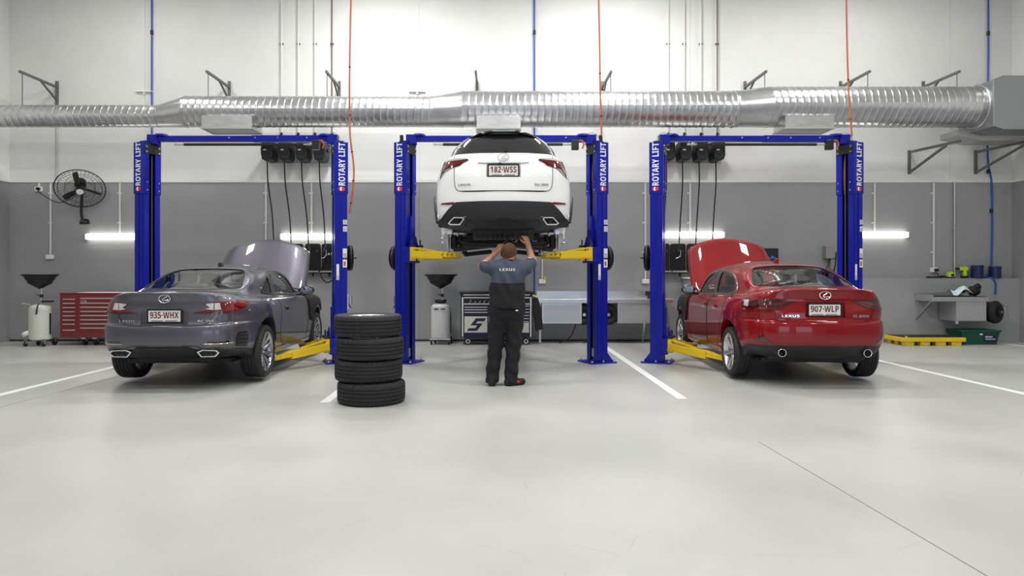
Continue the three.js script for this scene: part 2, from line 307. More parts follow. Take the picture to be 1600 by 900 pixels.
// ---------------------------------------------------------------- things on and along the back wall
const ZF = ZW + .012;                                   // face of the grey lower wall
const wx = px => WX(px, -ZF), wy = py => WY(py, -ZF);
// spiral duct
{
  const DZ = -12.85, DB = 4.13;
  const t = thing('ventilation_duct', 'long silver spiral ventilation duct running along the back wall', 'duct', [0, 0, DZ]);
  function spiral(x0, x1, R) {   // helical lock-seam pipe
    const pitch = .127, offs = [[0, 0], [.003, .006], [.010, .006], [.013, 0], [.05, -.0006], [.09, -.0006]], seg = 44, rows = [];
    for (let s = x0 - pitch; s < x1 + pitch; s += pitch) for (const [o, h] of offs) rows.push([s + o, h]);
    const pos = [], uv = [], idx = [];
    rows.forEach(([s, h]) => { for (let k = 0; k <= seg; k++) { const a = k / seg * 2 * Math.PI, x = Math.min(x1, Math.max(x0, s + pitch * k / seg)); pos.push(x, DB + R + (R + h) * Math.sin(a), (R + h) * Math.cos(a)); uv.push(x / 1.3, a * R / 1.3); } });
    for (let i = 0; i < rows.length - 1; i++) for (let k = 0; k < seg; k++) { const a = i * (seg + 1) + k, b = a + seg + 1; idx.push(a, a + 1, b, a + 1, b + 1, b); }
    const g = new THREE.BufferGeometry(); g.setAttribute('position', new THREE.Float32BufferAttribute(pos, 3)); g.setAttribute('uv', new THREE.Float32BufferAttribute(uv, 2)); g.setIndex(idx); g.computeVertexNormals(); return g;
  }
  function reducer(x0, r0, x1, r1) {
    const pos = [], uv = [], idx = [], seg = 44, st = [[0, r0], [.0, r0 + .008], [.05, r0 + .008], [.05, r0 + .002], [.95, r1 + .002], [.95, r1 + .008], [1, r1 + .008], [1, r1]];
    st.forEach(([f, r]) => { const x = x0 + (x1 - x0) * f; for (let k = 0; k <= seg; k++) { const a = k / seg * 2 * Math.PI, cy = DB + r0 + (r1 - r0) * f; pos.push(x, cy + r * Math.sin(a), r * Math.cos(a)); uv.push(x / 1.3, a * r / 1.3); } });
    for (let i = 0; i < st.length - 1; i++) for (let k = 0; k < seg; k++) { const a = i * (seg + 1) + k, b = a + seg + 1; idx.push(a, a + 1, b, a + 1, b + 1, b); }
    const g = new THREE.BufferGeometry(); g.setAttribute('position', new THREE.Float32BufferAttribute(pos, 3)); g.setAttribute('uv', new THREE.Float32BufferAttribute(uv, 2)); g.setIndex(idx); return toCreasedNormals(g, .5);
  }
  const R = [.205, .287, .335, .375];
  part(t, 'spiral_section', spiral(XL + .02, -6.33, R[0]), M.zinc); part(t, 'reducer', reducer(-6.35, R[0], -5.8, R[1]), M.zinc);
  part(t, 'spiral_section', spiral(-5.82, -1.19, R[1]), M.zinc); part(t, 'reducer', reducer(-1.21, R[1], -.61, R[2]), M.zinc);
  part(t, 'spiral_section', spiral(-.63, 4.52, R[2]), M.zinc); part(t, 'reducer', reducer(4.5, R[2], 5.12, R[3]), M.zinc);
  part(t, 'spiral_section', spiral(5.1, 9.05, R[3]), M.zinc);
  part(t, 'coupling', new THREE.TorusGeometry(R[2] + .004, .012, 8, 44).rotateY(Math.PI / 2).translate(4.45, DB + R[2], 0), M.zinc);
  const plenum = part(t, 'plenum_box', [extr([[9.02, 4.05], [9.2, 3.99], [XR - .1, 3.99], [XR - .1, 4.97], [9.2, 4.97], [9.02, 4.9]], .92, .01).translate(0, 0, -.46)], M.plenum);
  part(plenum, 'flange', bx(XR - .16, XR - .02, 3.95, 5.01, -.5, .5), M.dark);
  part(plenum, 'collar', new THREE.TorusGeometry(R[3] + .02, .025, 8, 40).rotateY(Math.PI / 2).translate(9.02, DB + R[3], 0), M.zinc);
  part(plenum, 'plenum_skirt', extr([[8.75, 4.0], [9.2, 3.9], [XR - .1, 3.9], [XR - .1, 3.99], [9.2, 3.99], [9.0, 4.05], [8.75, 4.1]], .5).translate(0, 0, -.6), M.galv);
  for (const [px0, px1, r] of [[318, 396, R[1]], [745, 813, R[2]], [1224, 1300, R[3]]]) {   // outlet grilles under the duct
    const x0 = WX(px0, 12.6), x1 = WX(px1, 12.6), y0 = DB - .1, y1 = DB + .14;
    const o = part(t, 'outlet_box', [bx(x0, x1, y0 + .02, y1, -.2, .34)], M.zinc);
    part(o, 'grille_frame', [bx(x0 - .015, x1 + .015, y0, y0 + .02, .32, .355), bx(x0 - .015, x1 + .015, y0, y0 + .02, -.215, -.18), bx(x0 - .015, x0 + .02, y0, y0 + .02, -.18, .32), bx(x1 - .02, x1 + .015, y0, y0 + .02, -.18, .32)], M.galv);
    for (let i = 0; i < 6; i++) part(o, 'louvre', box(x1 - x0 - .04, .004, .06, (x0 + x1) / 2, y0 + .012, -.13 + i * .08).rotateX(0), M.zincDull);
  }
}
// duct brackets
const brk = [[-8.92, 'far left, above the wall fan'], [-5.42, 'left of the supply pipes of the left bay'], [-3.18, 'right of the supply pipes of the left bay'], [-.38, 'above the white car'], [2.16, 'beside the middle orange cord'], [5.06, 'right of the supply pipes of the right bay'], [7.0, 'right of the right orange cord'], [8.68, 'next to the duct box at far right']];
brk.forEach(([x, where], i) => {
  const t = thing('duct_bracket', 'grey steel wall bracket hanging the duct, ' + where, 'bracket', [x, 0, ZW], 0, 'duct hanger brackets');
  part(t, 'wall_post', bx(-.022, .022, 4.7, 5.28, .002, .05), M.bracket); if (!i) part(t, 'drop_pipe', rod(V(0, 4.7, .03), V(0, 3.29, .03), .019, 10), M.galv);
  const arm = part(t, 'arm', bar(V(0, 5.16, .05), V(0, 5.16, 1.12), .042, .042), M.bracket);
  part(arm, 'brace', bar(V(0, 4.9, .05), V(0, 5.14, .5), .03, .03), M.bracket);
  part(t, 'hanger_rod', rod(V(0, 5.16, 1.04), V(0, 4.13 + [.41, .574, .574, .67, .67, .73, .75, .75][i], 1.04), .009, 8), M.bracket);
});
for (const [x, z0, lab] of [[8.4, 1.1, 'grey triangular bracket under the end of the silver duct'], [9.75, 1.5, 'grey triangular bracket under the duct box in the right corner']]) {
  const t = thing('plenum_bracket', lab, 'bracket', [x, 0, ZW]);
  part(t, 'arm', bar(V(0, 3.84, .02), V(.3, 3.86, z0), .045, .045), M.bracket); part(t, 'wall_post', bx(-.025, .025, 3.4, 3.88, .002, .04), M.bracket);
  part(t, 'strut', bar(V(0, 3.43, .04), V(.22, 3.83, z0 * .75), .04, .04), M.bracket);
}
// supply pipes and hose reels
for (const [bay, pxs, dark] of [['left', [441, 467, 493, 519.5], 0], ['right', [1043, 1068, 1094, 1119.5], 1]]) {
  pxs.forEach((px, i) => {
    const x = wx(px), last = i === 3, nth = ['first', 'second', 'third', 'fourth'][i];
    const t = thing('supply_pipe', `thin ${last ? 'dark' : 'pale'} vertical supply pipe, ${nth} from the left of the four above the ${bay} bay`, 'pipe', [x, 0, ZW + .06], 0, 'fluid supply pipes');
    part(t, 'pipe', rod(V(0, CEIL_Y, 0), V(0, 4.22, 0), last ? .013 : .019, 10), last ? std(rgb(.16, .1, .08), .5) : M.conduit);
    for (const y of [6.03, 4.75]) part(t, 'clip', box(.07, .03, .03, 0, y, -.01, .004), M.dark);
    part(t, 'valve', [cyl(.022, .022, .1, 10).translate(0, 4.18, 0), rod(V(-.03, 4.17, .03), V(.04, 4.2, .03), .01, 8)], M.dark);
    part(t, 'flexible_hose', tube([V(0, 4.14, 0), V(.01, 4.02, .05), V(-.03, 3.93, .12)], .014, 12), M.black);
  });
}
const reelGeo = (() => { // rounded drum housing, wider in the middle
  const s = [[-.1, .17], [-.06, .21], [.06, .21], [.11, .16], [.12, -.1], [.09, -.18], [.05, -.2], [-.03, -.21], [-.09, -.18], [-.115, -.05]];
  return extr(s, .36, .02).translate(0, 0, -.18);
})();
function hoseReel(x, y, z, bay, nth, end) {
  const t = thing('hose_reel', `black enclosed hose reel, ${nth} from the left of the row above the ${bay} bay`, 'hose reel', [x, y, z], 0, 'enclosed hose reels');
  part(t, 'housing', reelGeo, M.black); part(t, 'front_rim', [new THREE.TorusGeometry(.095, .014, 8, 24).translate(0, .01, .2)], M.dark);
  part(t, 'side_hub', cyl(.03, .03, .03, 12).rotateZ(Math.PI / 2).translate(.13, .01, .03), M.dark);
  part(t, 'label', bx(-.06, .0, -.012, .012, .201, .204), M.white, 'small white label');
  part(t, 'bracket', bx(-.05, .05, .0, .16, -.27, -.18), M.zincDull);
  const e = V(end[0] - x, end[1] - y, end[2] - z);
  part(t, 'hose', tube([V(-.03, -.19, .05), V(e.x * .1 - .02, -.19 + (e.y + .19) * .25, .05), V(e.x * .55, -.19 + (e.y + .19) * .65, e.z * .7), e], .013, 24, 6), M.rubber);
  const gun = part(t, 'dispensing_gun', [rod(e.clone(), e.clone().add(V(.02, -.12, 0)), .02, 8), rod(e.clone().add(V(.02, -.05, 0)), e.clone().add(V(-.03, -.16, .02)), .018, 8)], M.dark);
  part(gun, 'spout', tube([e.clone().add(V(.02, -.12, .01)), e.clone().add(V(.025, -.22, .02)), e.clone().add(V(-.01, -.27, .02)), e.clone().add(V(-.07, -.29, .02))], .008, 12, 6), M.chrome);
}
for (const [bay, xs, hy, ex] of [['left', [-4.5, -4.16, -3.82, -3.47], 1.97, [428, 455, 482, 508]], ['right', [3.4, 3.72, 4.05, 4.38], 1.97, [1036, 1061, 1087, 1113]]]) {
  const rail = thing('reel_rail', `pale galvanised mounting plate behind the black hose reels of the ${bay} bay`, 'plate', [0, 0, ZW]);
  part(rail, 'plate', bx(xs[0] - .1, xs[3] + .2, 3.62, 3.97, .004, .05), M.galv);
  xs.forEach((x, i) => hoseReel(x, 3.8, ZW + .33, bay, ['first', 'second', 'third', 'fourth'][i], [WX(ex[i], 13.7), hy, ZW + .2]));
  // black drip boards with the hose ends
  ex.forEach((px, i) => {
    const x = WX(px + (bay === 'left' ? 5 : 0), 13.75);
    const t = thing('drip_board', `black moulded board on the wall under the ${['first', 'second', 'third', 'fourth'][i]} hose of the ${bay} bay`, 'board', [x, 1.69, ZW + .075], 0, 'drip boards under the hose reels');
    part(t, 'board', [extr(roundRect(.3, .58, .04), .05, .008).translate(0, 0, -.045)], M.black);
    for (const s of [-1, 1]) part(t, 'screw', cyl(.008, .008, .012, 8).rotateX(Math.PI / 2).translate(s * .09, .14, .02), M.steel);
    const tr = part(t, 'tray', [bx(-.15, .15, -.31, -.29, -.04, .14), bx(-.15, .15, -.31, -.26, .13, .14)], M.galv);
    part(tr, 'drain_stub', cyl(.02, .02, .07, 10).translate(.02, -.34, .06), M.dark);
    if (bay === 'left' && i === 3) { part(t, 'lettering', text('LAT', .13, .045, .002).translate(0, .08, .014), M.white); part(t, 'hanging_hose', tube([V(-.02, .16, .06), V(-.12, -.15, .08), V(-.14, -.36, .1), V(-.02, -.5, .1), V(.12, -.4, .1), V(.1, -.1, .08), V(.03, .1, .06)], .013, 40, 6), M.rubber); }
  });
}
// fluorescent battens on the wall
for (const [x0, x1, py, lab, c] of [[-8.3, -7.08, 370, 'glowing white tube light on the dark wall beside the wall fan', 1], [-4.36, -3.14, 370, 'glowing white tube light behind the lilac open bonnet', 1], [3.42, 4.62, 367, 'glowing white tube light above the red open bonnet', 1], [7.2, 8.34, 367, 'glowing white tube light right of the rightmost blue column', 1]]) {
  const y = wy(py), t = thing('wall_light', lab, 'light', [(x0 + x1) / 2, y, ZF], 0, 'tube lights on the back wall'), L = x1 - x0;
  part(t, 'tray', box(L, .05, .03, 0, 0, .015), M.white);
  part(t, 'diffuser', box(L, .115, .07, 0, 0, .065, .03), M.glowBatten);
  for (const s of [-1, 1]) part(t, 'end_cap', box(.03, .12, .08, s * (L / 2), 0, .06, .01), M.white);
  const l = new THREE.RectAreaLight(new THREE.Color(1, .97, .88), BATTEN_LIGHT, L, .11); l.position.set((x0 + x1) / 2, y, ZF + .105); l.lookAt((x0 + x1) / 2, y - .3, 0); scene.add(l);
}
// electric conduits
for (const [px, y0, y1, boxed, lab] of [[80, 285, 398, 1, 'pale conduit with junction box low down, left of the wall fan'], [188, 285, 364, 0, 'pale conduit dropping to the tube light next to the fan'], [416, 285, 380, 0, 'pale conduit left of the hoses in the left bay'], [487, 285, 364, 0, 'pale conduit dropping to the tube light of the left bay'], [847, 330, 436, 1, 'pale conduit ending in a socket above the steel bench, right of the mechanic'], [1008, 285, 436, 1, 'pale conduit ending in a white box left of the red car lift'], [1078, 285, 362, 0, 'pale conduit dropping to the tube light above the red bonnet'], [1366, 285, 362, 0, 'pale conduit dropping to the tube light at the right'], [1458, 285, 418, 2, 'pale conduit ending in a socket above the right ledge'], [62, 285, 292, 2, 'short conduit with white wall socket feeding the fan']]) {
  const x = wx(px), t = thing('conduit', lab, 'conduit', [x, 0, ZF], 0, 'electric conduits on the back wall'), a = wy(y0) - .02, b = wy(y1);
  part(t, 'pipe', rod(V(0, a, .02), V(0, b, .02), .02, 10), M.conduit);
  for (let y = a - .2; y > b + .1; y -= .6) part(t, 'clip', box(.085, .03, .012, -.015, y, .008, .004), M.white);
  if (boxed === 1) { const q = part(t, 'junction_box', box(.14, .09, .07, 0, b - .045, .04, .01), M.white); part(q, 'rocker', box(.03, .04, .01, .02, b - .045, .078), M.white); if (px === 847) { part(q, 'yellow_plug', box(.05, .06, .06, .05, b + .02, .06, .01), std(rgb(.7, .6, .05), .5)); } }
  if (boxed === 2) { const q = part(t, 'socket', box(.14, .1, .06, 0, b - .05, .03, .01), M.white); part(q, 'plug', cyl(.035, .03, .06, 12).rotateX(Math.PI / 2).translate(.02, b - .05, .085), M.black); }
}
{ const t = thing('steel_pipe', 'thin grey steel pipe on the wall behind the yellow drill', 'pipe', [wx(1490), 0, ZF]); part(t, 'pipe', rod(V(0, DADO, .03), V(0, 1.29, .03), .024, 10), M.galv); part(t, 'clip', box(.09, .03, .02, 0, 2.3, .01), M.galv); }
// blue air lines and orange hanging cords
for (const [px, yb, lab, kink] of [[238, 3.6, 'blue air line coming down left of the left lift', 0], [835, .92, 'blue air line coming down in the middle, behind the white car', 0], [1543, .95, 'blue air line coming down the wall at far right', 1]]) {
  const x = wx(px), z = ZW + .035, t = thing('air_line', lab, 'pipe', [x, 0, z], 0, 'blue air lines');
  part(t, 'pipe', tube(kink ? [V(0, CEIL_Y, 0), V(0, 6, 0), V(0, 3.6, 0), V(.06, 3.3, 0), V(.06, 1.5, 0), V(.04, 1.34, -.005), V(-.08, 1.305, .0), V(-.12, 1.3, .08), V(-.11, 1.3, .18), V(-.06, 1.285, .205), V(-.01, 1.23, .21), V(-.01, yb, .21)] : [V(0, CEIL_Y, 0), V(0, 5, 0), V(0, 3, 0), V(0, yb, 0)], .017, 60, 8), M.bluePipe);
  for (const y of kink ? [6.25, 3.45, 2.65] : [6.27, 3.9]) part(t, 'fitting', cyl(.03, .03, .08, 10).translate(kink && y < 3.4 ? .06 : 0, y, 0), M.black);
}
for (const [pts, lab] of [[[[549, -25], [547, 60], [546, 150], [547, 210], [553, 265], [551, 300], [546, 335]], 'orange cord hanging down to the right column of the left lift'], [[[935, -25], [937, 80], [938, 150], [940, 213]], 'orange cord hanging down to the right column of the middle lift'], [[[1322, -25], [1324, 90], [1327, 160], [1331, 213]], 'orange cord hanging down to the right column of the right lift']]) {
  const t = thing('power_cord', lab, 'cord', [0, 0, 0], 0, 'orange hanging cords');
  part(t, 'cord', tube(pts.map(([x, y]) => V(WX(x, 10.55), WY(y, 10.55), -10.55)), .0135, 50, 8), M.orange);
  for (let k = 1; k < 6; k++) { const p = pts[Math.min(k, pts.length - 2)], q = pts[Math.min(k + 1, pts.length - 1)]; if (k < pts.length - 1) part(t, 'cable_tie', cyl(.017, .017, .02, 8).translate(WX((p[0] + q[0]) / 2, 10.55), WY((p[1] + q[1]) / 2, 10.55), -10.55), M.dark); }
}
for (const [px, lab] of [[226, 'white T-shaped fitting on the upper wall above the thin left duct'], [652, 'white T-shaped fitting on the upper wall left of the white car']]) {
  const t = thing('wall_fitting', lab, 'fitting', [wx(px), wy(143), ZW]); part(t, 'bar', bx(-.17, .17, -.015, .015, .002, .05, .005), M.white); part(t, 'stem', bx(-.02, .02, -.06, -.015, .002, .04), M.white); for (const s of [-1, 1]) part(t, 'knob', cyl(.02, .02, .03, 10).translate(s * .1, .03, .03), M.white);
}
// wall fan
{
  const t = thing('wall_fan', 'round black caged fan on a pole bracketed to the wall', 'fan', [wx(133), 0, ZF]);
  part(t, 'wall_bracket', [extr([[-.1, 0], [.1, 0], [.08, .08], [.05, .1], [-.05, .1], [-.08, .08]], .03).translate(0, wy(350), 0)], M.black);
  for (const s of [-1, 1]) part(t, 'bracket_bolt', cyl(.01, .01, .02, 8).rotateX(Math.PI / 2).translate(s * .045, wy(350) + .05, .03), M.steel);
  part(t, 'pole', tube([V(0, 2.42, .02), V(0, 2.5, .1), V(.02, 2.65, .16), V(.06, 2.98, .2)], .026, 16, 10), M.black);
  const head = new THREE.Group(); head.name = 'fan_head'; t.add(head); head.position.set(.14, 3.05, .4); head.rotation.set(.7, .5, .1, 'YXZ');
  const R = .44, ring = (r, z, w = .004) => new THREE.TorusGeometry(r, w, 6, 56).translate(0, 0, z);
  part(head, 'outer_ring', ring(R, 0, .011), M.black);
  for (const s of [1, -1]) {
    const wires = [ring(.1, s * .1), ring(.26, s * .082), ring(.38, s * .05)];
    for (let i = 0; i < 36; i++) { const a = i / 36 * 2 * Math.PI, c = Math.cos(a), d = Math.sin(a); wires.push(tube([V(.07 * c, .07 * d, s * .1), V(.27 * c, .27 * d, s * .08), V(R * c, R * d, 0)], .0024, 5, 4)); }
    const w = part(head, s > 0 ? 'front_guard' : 'rear_guard', wires, M.black); w.userData.kind = 'stuff';
  }
  for (let i = 0; i < 3; i++) {   // bowed blades
    const g = new THREE.PlaneGeometry(.33, .13, 10, 4).translate(.215, 0, 0), p = g.attributes.position;
    for (let k = 0; k < p.count; k++) { const x = p.getX(k), y = p.getY(k) * .62 * (.45 + .75 * Math.sin((x - .05) / .33 * 2.4)); p.setXYZ(k, x, y + .02, y * .5 - .01); }
    g.computeVertexNormals(); part(head, 'blade', g.rotateZ(Math.PI / 2 + i * 2 * Math.PI / 3 + .05), M.black);
  }
  part(head, 'hub', lathe([[0, .06], [.06, .05], [.065, 0], [.05, -.06], [0, -.06]], 20).rotateX(Math.PI / 2), M.black);
  part(head, 'badge', cyl(.062, .062, .01, 24).rotateX(Math.PI / 2).translate(0, 0, .108), std(rgb(.75, .75, .73), .4));
  part(head, 'motor', lathe([[0, -.3], [.07, -.29], [.1, -.25], [.1, -.14], [.06, -.1], [0, -.1]], 20).rotateX(Math.PI / 2), M.black);
  part(t, 'cord', tube([V(wx(62) - wx(133) + .02, wy(299), .09), V(wx(75) - wx(133), wy(308), .08), V(wx(95) - wx(133), wy(317), .08), V(wx(118) - wx(133), wy(312), .15), V(-.03, 2.95, .22)], .008, 30, 6), M.black);
}
// waste oil drainers
function drainer(label, x, z, tank, handleLeft) {
  const t = thing('oil_drainer', label, 'oil drainer', [x, 0, z], 0, 'oil drainers');
  const H = .79, r = .19;
  part(t, 'tank', lathe([[0, .11], [r - .04, .11], [r, .14], [r, H - .07], [r - .03, H - .02], [r - .09, H], [0, H]], 32), tank);
  part(t, 'tank_band', [new THREE.TorusGeometry(r + .001, .005, 6, 32).rotateX(Math.PI / 2).translate(0, .68, 0)], tank);
  const side = part(t, 'sight_glass', [bx(r - .02, r + .012, .22, .62, -.02, .02, .005)], M.dark);
  const p = part(t, 'drain_pole', rod(V(.03, H - .01, 0), V(.03, 1.1, 0), .018, 12), M.steel);
  part(p, 'clamp', [cyl(.03, .03, .06, 12).translate(.03, .95, 0), rod(V(.0, .95, 0), V(-.05, .97, .03), .008)], M.black);
  const f = part(t, 'funnel', flatLathe([[.02, 1.08], [.05, 1.1], [.21, 1.19], [.225, 1.24], [.25, 1.26], [.27, 1.31], [.33, 1.35], [.335, 1.36], [.32, 1.362], [.25, 1.31], [.04, 1.13]], 28).scale(1, 1, .85), M.black);
  part(f, 'grate', [-.12, -.04, .04, .12].map(q => bx(-.2, .2, 1.3, 1.305, q - .006, q + .006)), M.dark).userData.kind = 'stuff';
  if (handleLeft) {
    part(t, 'handle', tube([V(-.08, H + .0, .15), V(-.22, H + .02, .17), V(-.24, H + .02, .1)], .014, 16), M.galv);
    part(t, 'hose', tube([V(0, H, .02), V(.05, H - .02, .14), V(.07, H - .08, .19), V(.06, H - .18, .2)], .014, 16), M.black);
    part(t, 'cup_holder', lathe([[.03, .22], [.075, .24], [.08, .3], [.06, .31], [.03, .26]], 16).rotateZ(.5).translate(-.06, 0, .1), M.white);
    part(t, 'shelf', bx(.06, .24, H + .04, H + .07, -.05, .08, .01), M.black);
  } else {
    part(t, 'cup', lathe([[.05, H], [.1, H + .01], [.12, H + .07], [.1, H + .06], [.04, H + .02]], 20), M.black);
    part(t, 'print', [bx(-.11, -.03, .68, .7, r - .02, r + .004), bx(.01, .1, .68, .7, r - .02, r + .004)], M.dark);
    part(t, 'cross_bar', bx(-.2, .2, .09, .12, .1, .17, .01), tank);
  }
  for (const [a, b, q] of [[-.17, .15, .045], [.17, .15, .045], [.2, -.12, .07], [-.12, -.14, .05]]) {
    const w = part(t, 'castor', cyl(q, q, .03, 16).rotateZ(Math.PI / 2).translate(a, q, b), M.rubber);
    part(w, 'fork', [bx(a - .022, a - .017, q, q + .09, b - .02, b + .02), bx(a + .017, a + .022, q, q + .09, b - .02, b + .02), bx(a - .022, a + .022, q + .08, q + .09, b - .02, b + .02)], M.galv);
  }
}
drainer('cream oil drainer with black funnel beside the red tool cabinet', -8.68, -13.0, M.creamTank, 1);
drainer('white oil drainer with black funnel between the middle lift and the tool trolley', -1.08, -13.35, M.whiteTank, 0);
// red tool cabinet
{
  const Z = -13.27, x0 = WX(95, 13.05), t = thing('tool_cabinet', 'red metal tool cabinet with rows of long drawer handles', 'tool cabinet', [x0, 0, Z]);
  const W = 1.75, y0 = .15, y1 = .99, f = .25;
  part(t, 'body', bx(0, W, y0, y1, -.3, f, .01), M.red); part(t, 'top_tray', [bx(-.01, W + .01, y1, y1 + .015, -.31, f + .01)], M.red);
  const rag = part(t, 'top_mat', bx(.3, 1.4, y1 + .015, y1 + .022, -.2, .2), M.white);
  for (let i = 0; i < 8; i++) { const y = y1 - .11 - i * .079 - (i === 7 ? .035 : 0); const d = part(t, 'drawer', bx(.05, .32, y - .03, y + .03, f, f + .012, .004), M.red); part(d, 'handle', bx(.07, .3, y - .005, y + .016, f + .012, f + .026, .004), M.chrome); }
  for (let i = 0; i < 8; i++) { const y = y1 - .095 - (i > 0 ? .09 : 0) - Math.max(0, i - 1) * .079; const d = part(t, 'drawer', bx(.38, W - .06, y - .055, y + .02, f, f + .012, .004), M.red); part(d, 'handle', bx(.4, W - .08, y - .004, y + .016, f + .012, f + .026, .004), M.chrome); }
  part(t, 'emblem', [new THREE.TorusGeometry(.02, .004, 6, 18).translate(.43, y1 - .145, f + .016), new THREE.TorusGeometry(.02, .004, 6, 18).translate(.47, y1 - .145, f + .016), bx(.5, .52, y1 - .16, y1 - .13, f + .012, f + .018)], M.chrome).userData.kind = 'stuff';
  for (const a of [.4, .62, W - .3, W - .1]) { const w = part(t, 'castor', cyl(.065, .065, .05, 18).rotateZ(Math.PI / 2).translate(a, .065, .12), M.rubber); part(w, 'fork', [bx(a - .04, a + .04, .12, .15, .06, .18), bx(a - .035, a - .03, .06, .13, .09, .15), bx(a + .03, a + .035, .06, .13, .09, .15)], M.steel); }
}
// blue-black tool trolley behind the mechanic
{
  const Z = -13.35, t = thing('tool_trolley', 'navy tool trolley with white trim and a white S panel behind the mechanic', 'tool trolley', [WX(776, 13.2), 0, Z]);
  const W = 1.38, h = W / 2, y0 = .14, y1 = 1.0, f = .22;
  part(t, 'body', bx(-h, h, y0, y1, -.25, f, .01), M.navy);
  part(t, 'lid', [bx(-h - .03, h + .03, y1 - .02, y1 + .03, -.27, f + .03, .02)], M.black); part(t, 'top_trim', bx(-h + .05, h - .05, y1 - .045, y1 - .025, f, f + .012), M.white);
  for (const x of [-h + .035, -.14, h - .035]) part(t, 'corner_trim', bx(x - .014, x + .014, y0 + .02, x === -.14 ? .72 : y1 - .08, f, f + .014), M.white);
  const open = part(t, 'open_shelf', bx(-h + .06, h - .06, .8, .9, f - .005, f + .004), M.black);
  part(open, 'shelf_edge', bx(-h + .06, h - .06, .9, .92, f, f + .012), M.white); part(open, 'shelf_lip', bx(-h + .06, h - .06, .78, .8, f, f + .012), M.white);
  for (let k = 0; k < 5; k++) part(open, 'tool', rod(V(-.52 + k * .09, .81, f + .01), V(-.49 + k * .09, .81 + rr(.02, .06), f + .01), .006, 6), M.steel);
  const drawers = [[.69, .74], [.64, .69], [.58, .64]];
  for (const [a, b] of drawers) { const d = part(t, 'drawer', bx(-h + .07, -.18, a, b, f, f + .008, .002), M.navy); part(d, 'handle', bx(-h + .07, -.18, b - .018, b - .004, f + .008, f + .02), M.white); }
  for (let k = 0; k < 7; k++) { const b = .76 - k * .06; const d = part(t, 'drawer', bx(-.1, h - .07, b - .05, b, f, f + .008, .002), M.navy); part(d, 'handle', bx(-.1, h - .07, b - .016, b - .004, f + .008, f + .02), M.white); }
  const pn = part(t, 'door_panel', bx(-h + .07, -.18, .24, .55, f, f + .01, .003), M.cream);
  const S = [[-.17, -.12], [.07, -.12], [.15, .02], [-.02, .02], [.01, .065], [.17, .065], [.19, .12], [-.06, .12], [-.13, -.015], [.04, -.015], [.01, -.07], [-.15, -.07]];
  part(pn, 'emblem', extr(S.map(([x, y]) => [x * .78 - .035 + y * .35, y]), .004).translate(-.36, .395, f + .01), M.navy, 'dark slanted S mark');
  part(t, 'door_panel', bx(.3, h - .07, .24, .43, f, f + .01, .003), M.cream);
  part(t, 'side_handle', tube([V(h + .0, .95, .2), V(h + .07, .93, .18), V(h + .07, .93, -.15), V(h, .95, -.18)], .014, 20), std(rgb(.75, .68, .1), .5));
  part(t, 'hanging_cloth', extr([[0, 0], [.1, -.02], [.16, -.2], [.2, -.62], [.06, -.66], [0, -.3]], .03, .01).translate(h + .01, .92, .1), M.dark);
  for (const a of [-h + .13, -.05, h - .13]) { const w = part(t, 'castor', cyl(.068, .068, .045, 20).rotateX(Math.PI / 2).rotateY(.3).translate(a, .068, .15), M.rubber); part(w, 'wheel_disc', new THREE.TorusGeometry(.036, .014, 8, 20).rotateY(.3).translate(a + .006, .068, .175), M.white); part(w, 'fork', bx(a - .03, a + .03, .12, .145, .1, .2), M.black); }
}
// stainless bench in the middle
{
  const x0 = WX(841, 13.3), x1 = 3.45, zf = .62, t = thing('steel_bench', 'long stainless steel wall bench with splashback, behind the middle lift', 'bench', [0, 0, ZF]);
  part(t, 'worktop', bx(x0, x1, .8, .88, 0.02, zf, .006), M.stainless); part(t, 'splashback', bx(x0, x1, .88, 1.02, .006, .03), M.stainless);
  for (const [a, b] of [[WX(847, 13.3), WX(909, 13.3)], [WX(965, 13.3), WX(1026, 13.3)]]) {
    const d = part(t, 'drawer_box', bx(a, b, .4, .8, .1, zf - .05), M.stainless);
    part(d, 'drawer_front', [extr(roundRect(b - a, .39, .005), .012, 0, [roundRect(b - a - .07, .33, .005)]).translate((a + b) / 2, .6, zf - .05)], M.stainless);
    part(d, 'drawer_panel', bx(a + .035, b - .035, .435, .765, zf - .05, zf - .042), std(rgb(.6, .61, .62), .42, .85));
    part(d, 'pull', bx((a + b) / 2 - .05, (a + b) / 2 + .05, .745, .757, zf - .042, zf - .03), M.steel);
  }
  for (const x of [x0 + .04, x1 - .5]) part(t, 'leg', bar(V(x, .8, zf - .1), V(x, .02, .02 + (x > 2 ? .1 : zf - .14)), .035, .035), M.stainless);
  for (const [px, lab] of [[913, 'black hose reel under the steel bench, left of the middle lift\u2019s right column'], [951, 'black hose reel under the steel bench, right of the middle lift\u2019s right column']]) {
    const r = thing('floor_reel', lab, 'hose reel', [WX(px, 13.35), .57, -13.4]); part(r, 'drum', new THREE.TorusGeometry(.14, .065, 10, 28), M.rubber); part(r, 'flange', cyl(.15, .15, .03, 24).rotateX(Math.PI / 2).translate(0, 0, -.05), M.dark); part(r, 'hub', cyl(.03, .03, .12, 12).rotateX(Math.PI / 2), M.steel); part(r, 'bracket', bx(-.03, .03, 0, .24, -.12, -.06), M.dark);
    part(r, 'hose_end', tube([V(-.15, -.1, .03), V(-.2, -.28, .05), V(-.3, -.45, .08), V(-.5, -.55, .1)], .012, 18, 6), M.rubber);
  }
  const v = thing('bench_vice', 'small dark bench vice at the right end of the steel bench', 'vice', [WX(1016, 13.4), .88, -13.4]);
  part(v, 'base', cyl(.06, .05, .06, 16).translate(0, .03, 0), M.dark); part(v, 'jaw', [bx(-.09, .07, .06, .15, -.04, .04, .01)], M.dark); part(v, 'screw', rod(V(.07, .1, 0), V(.16, .1, 0), .012), M.steel);
}
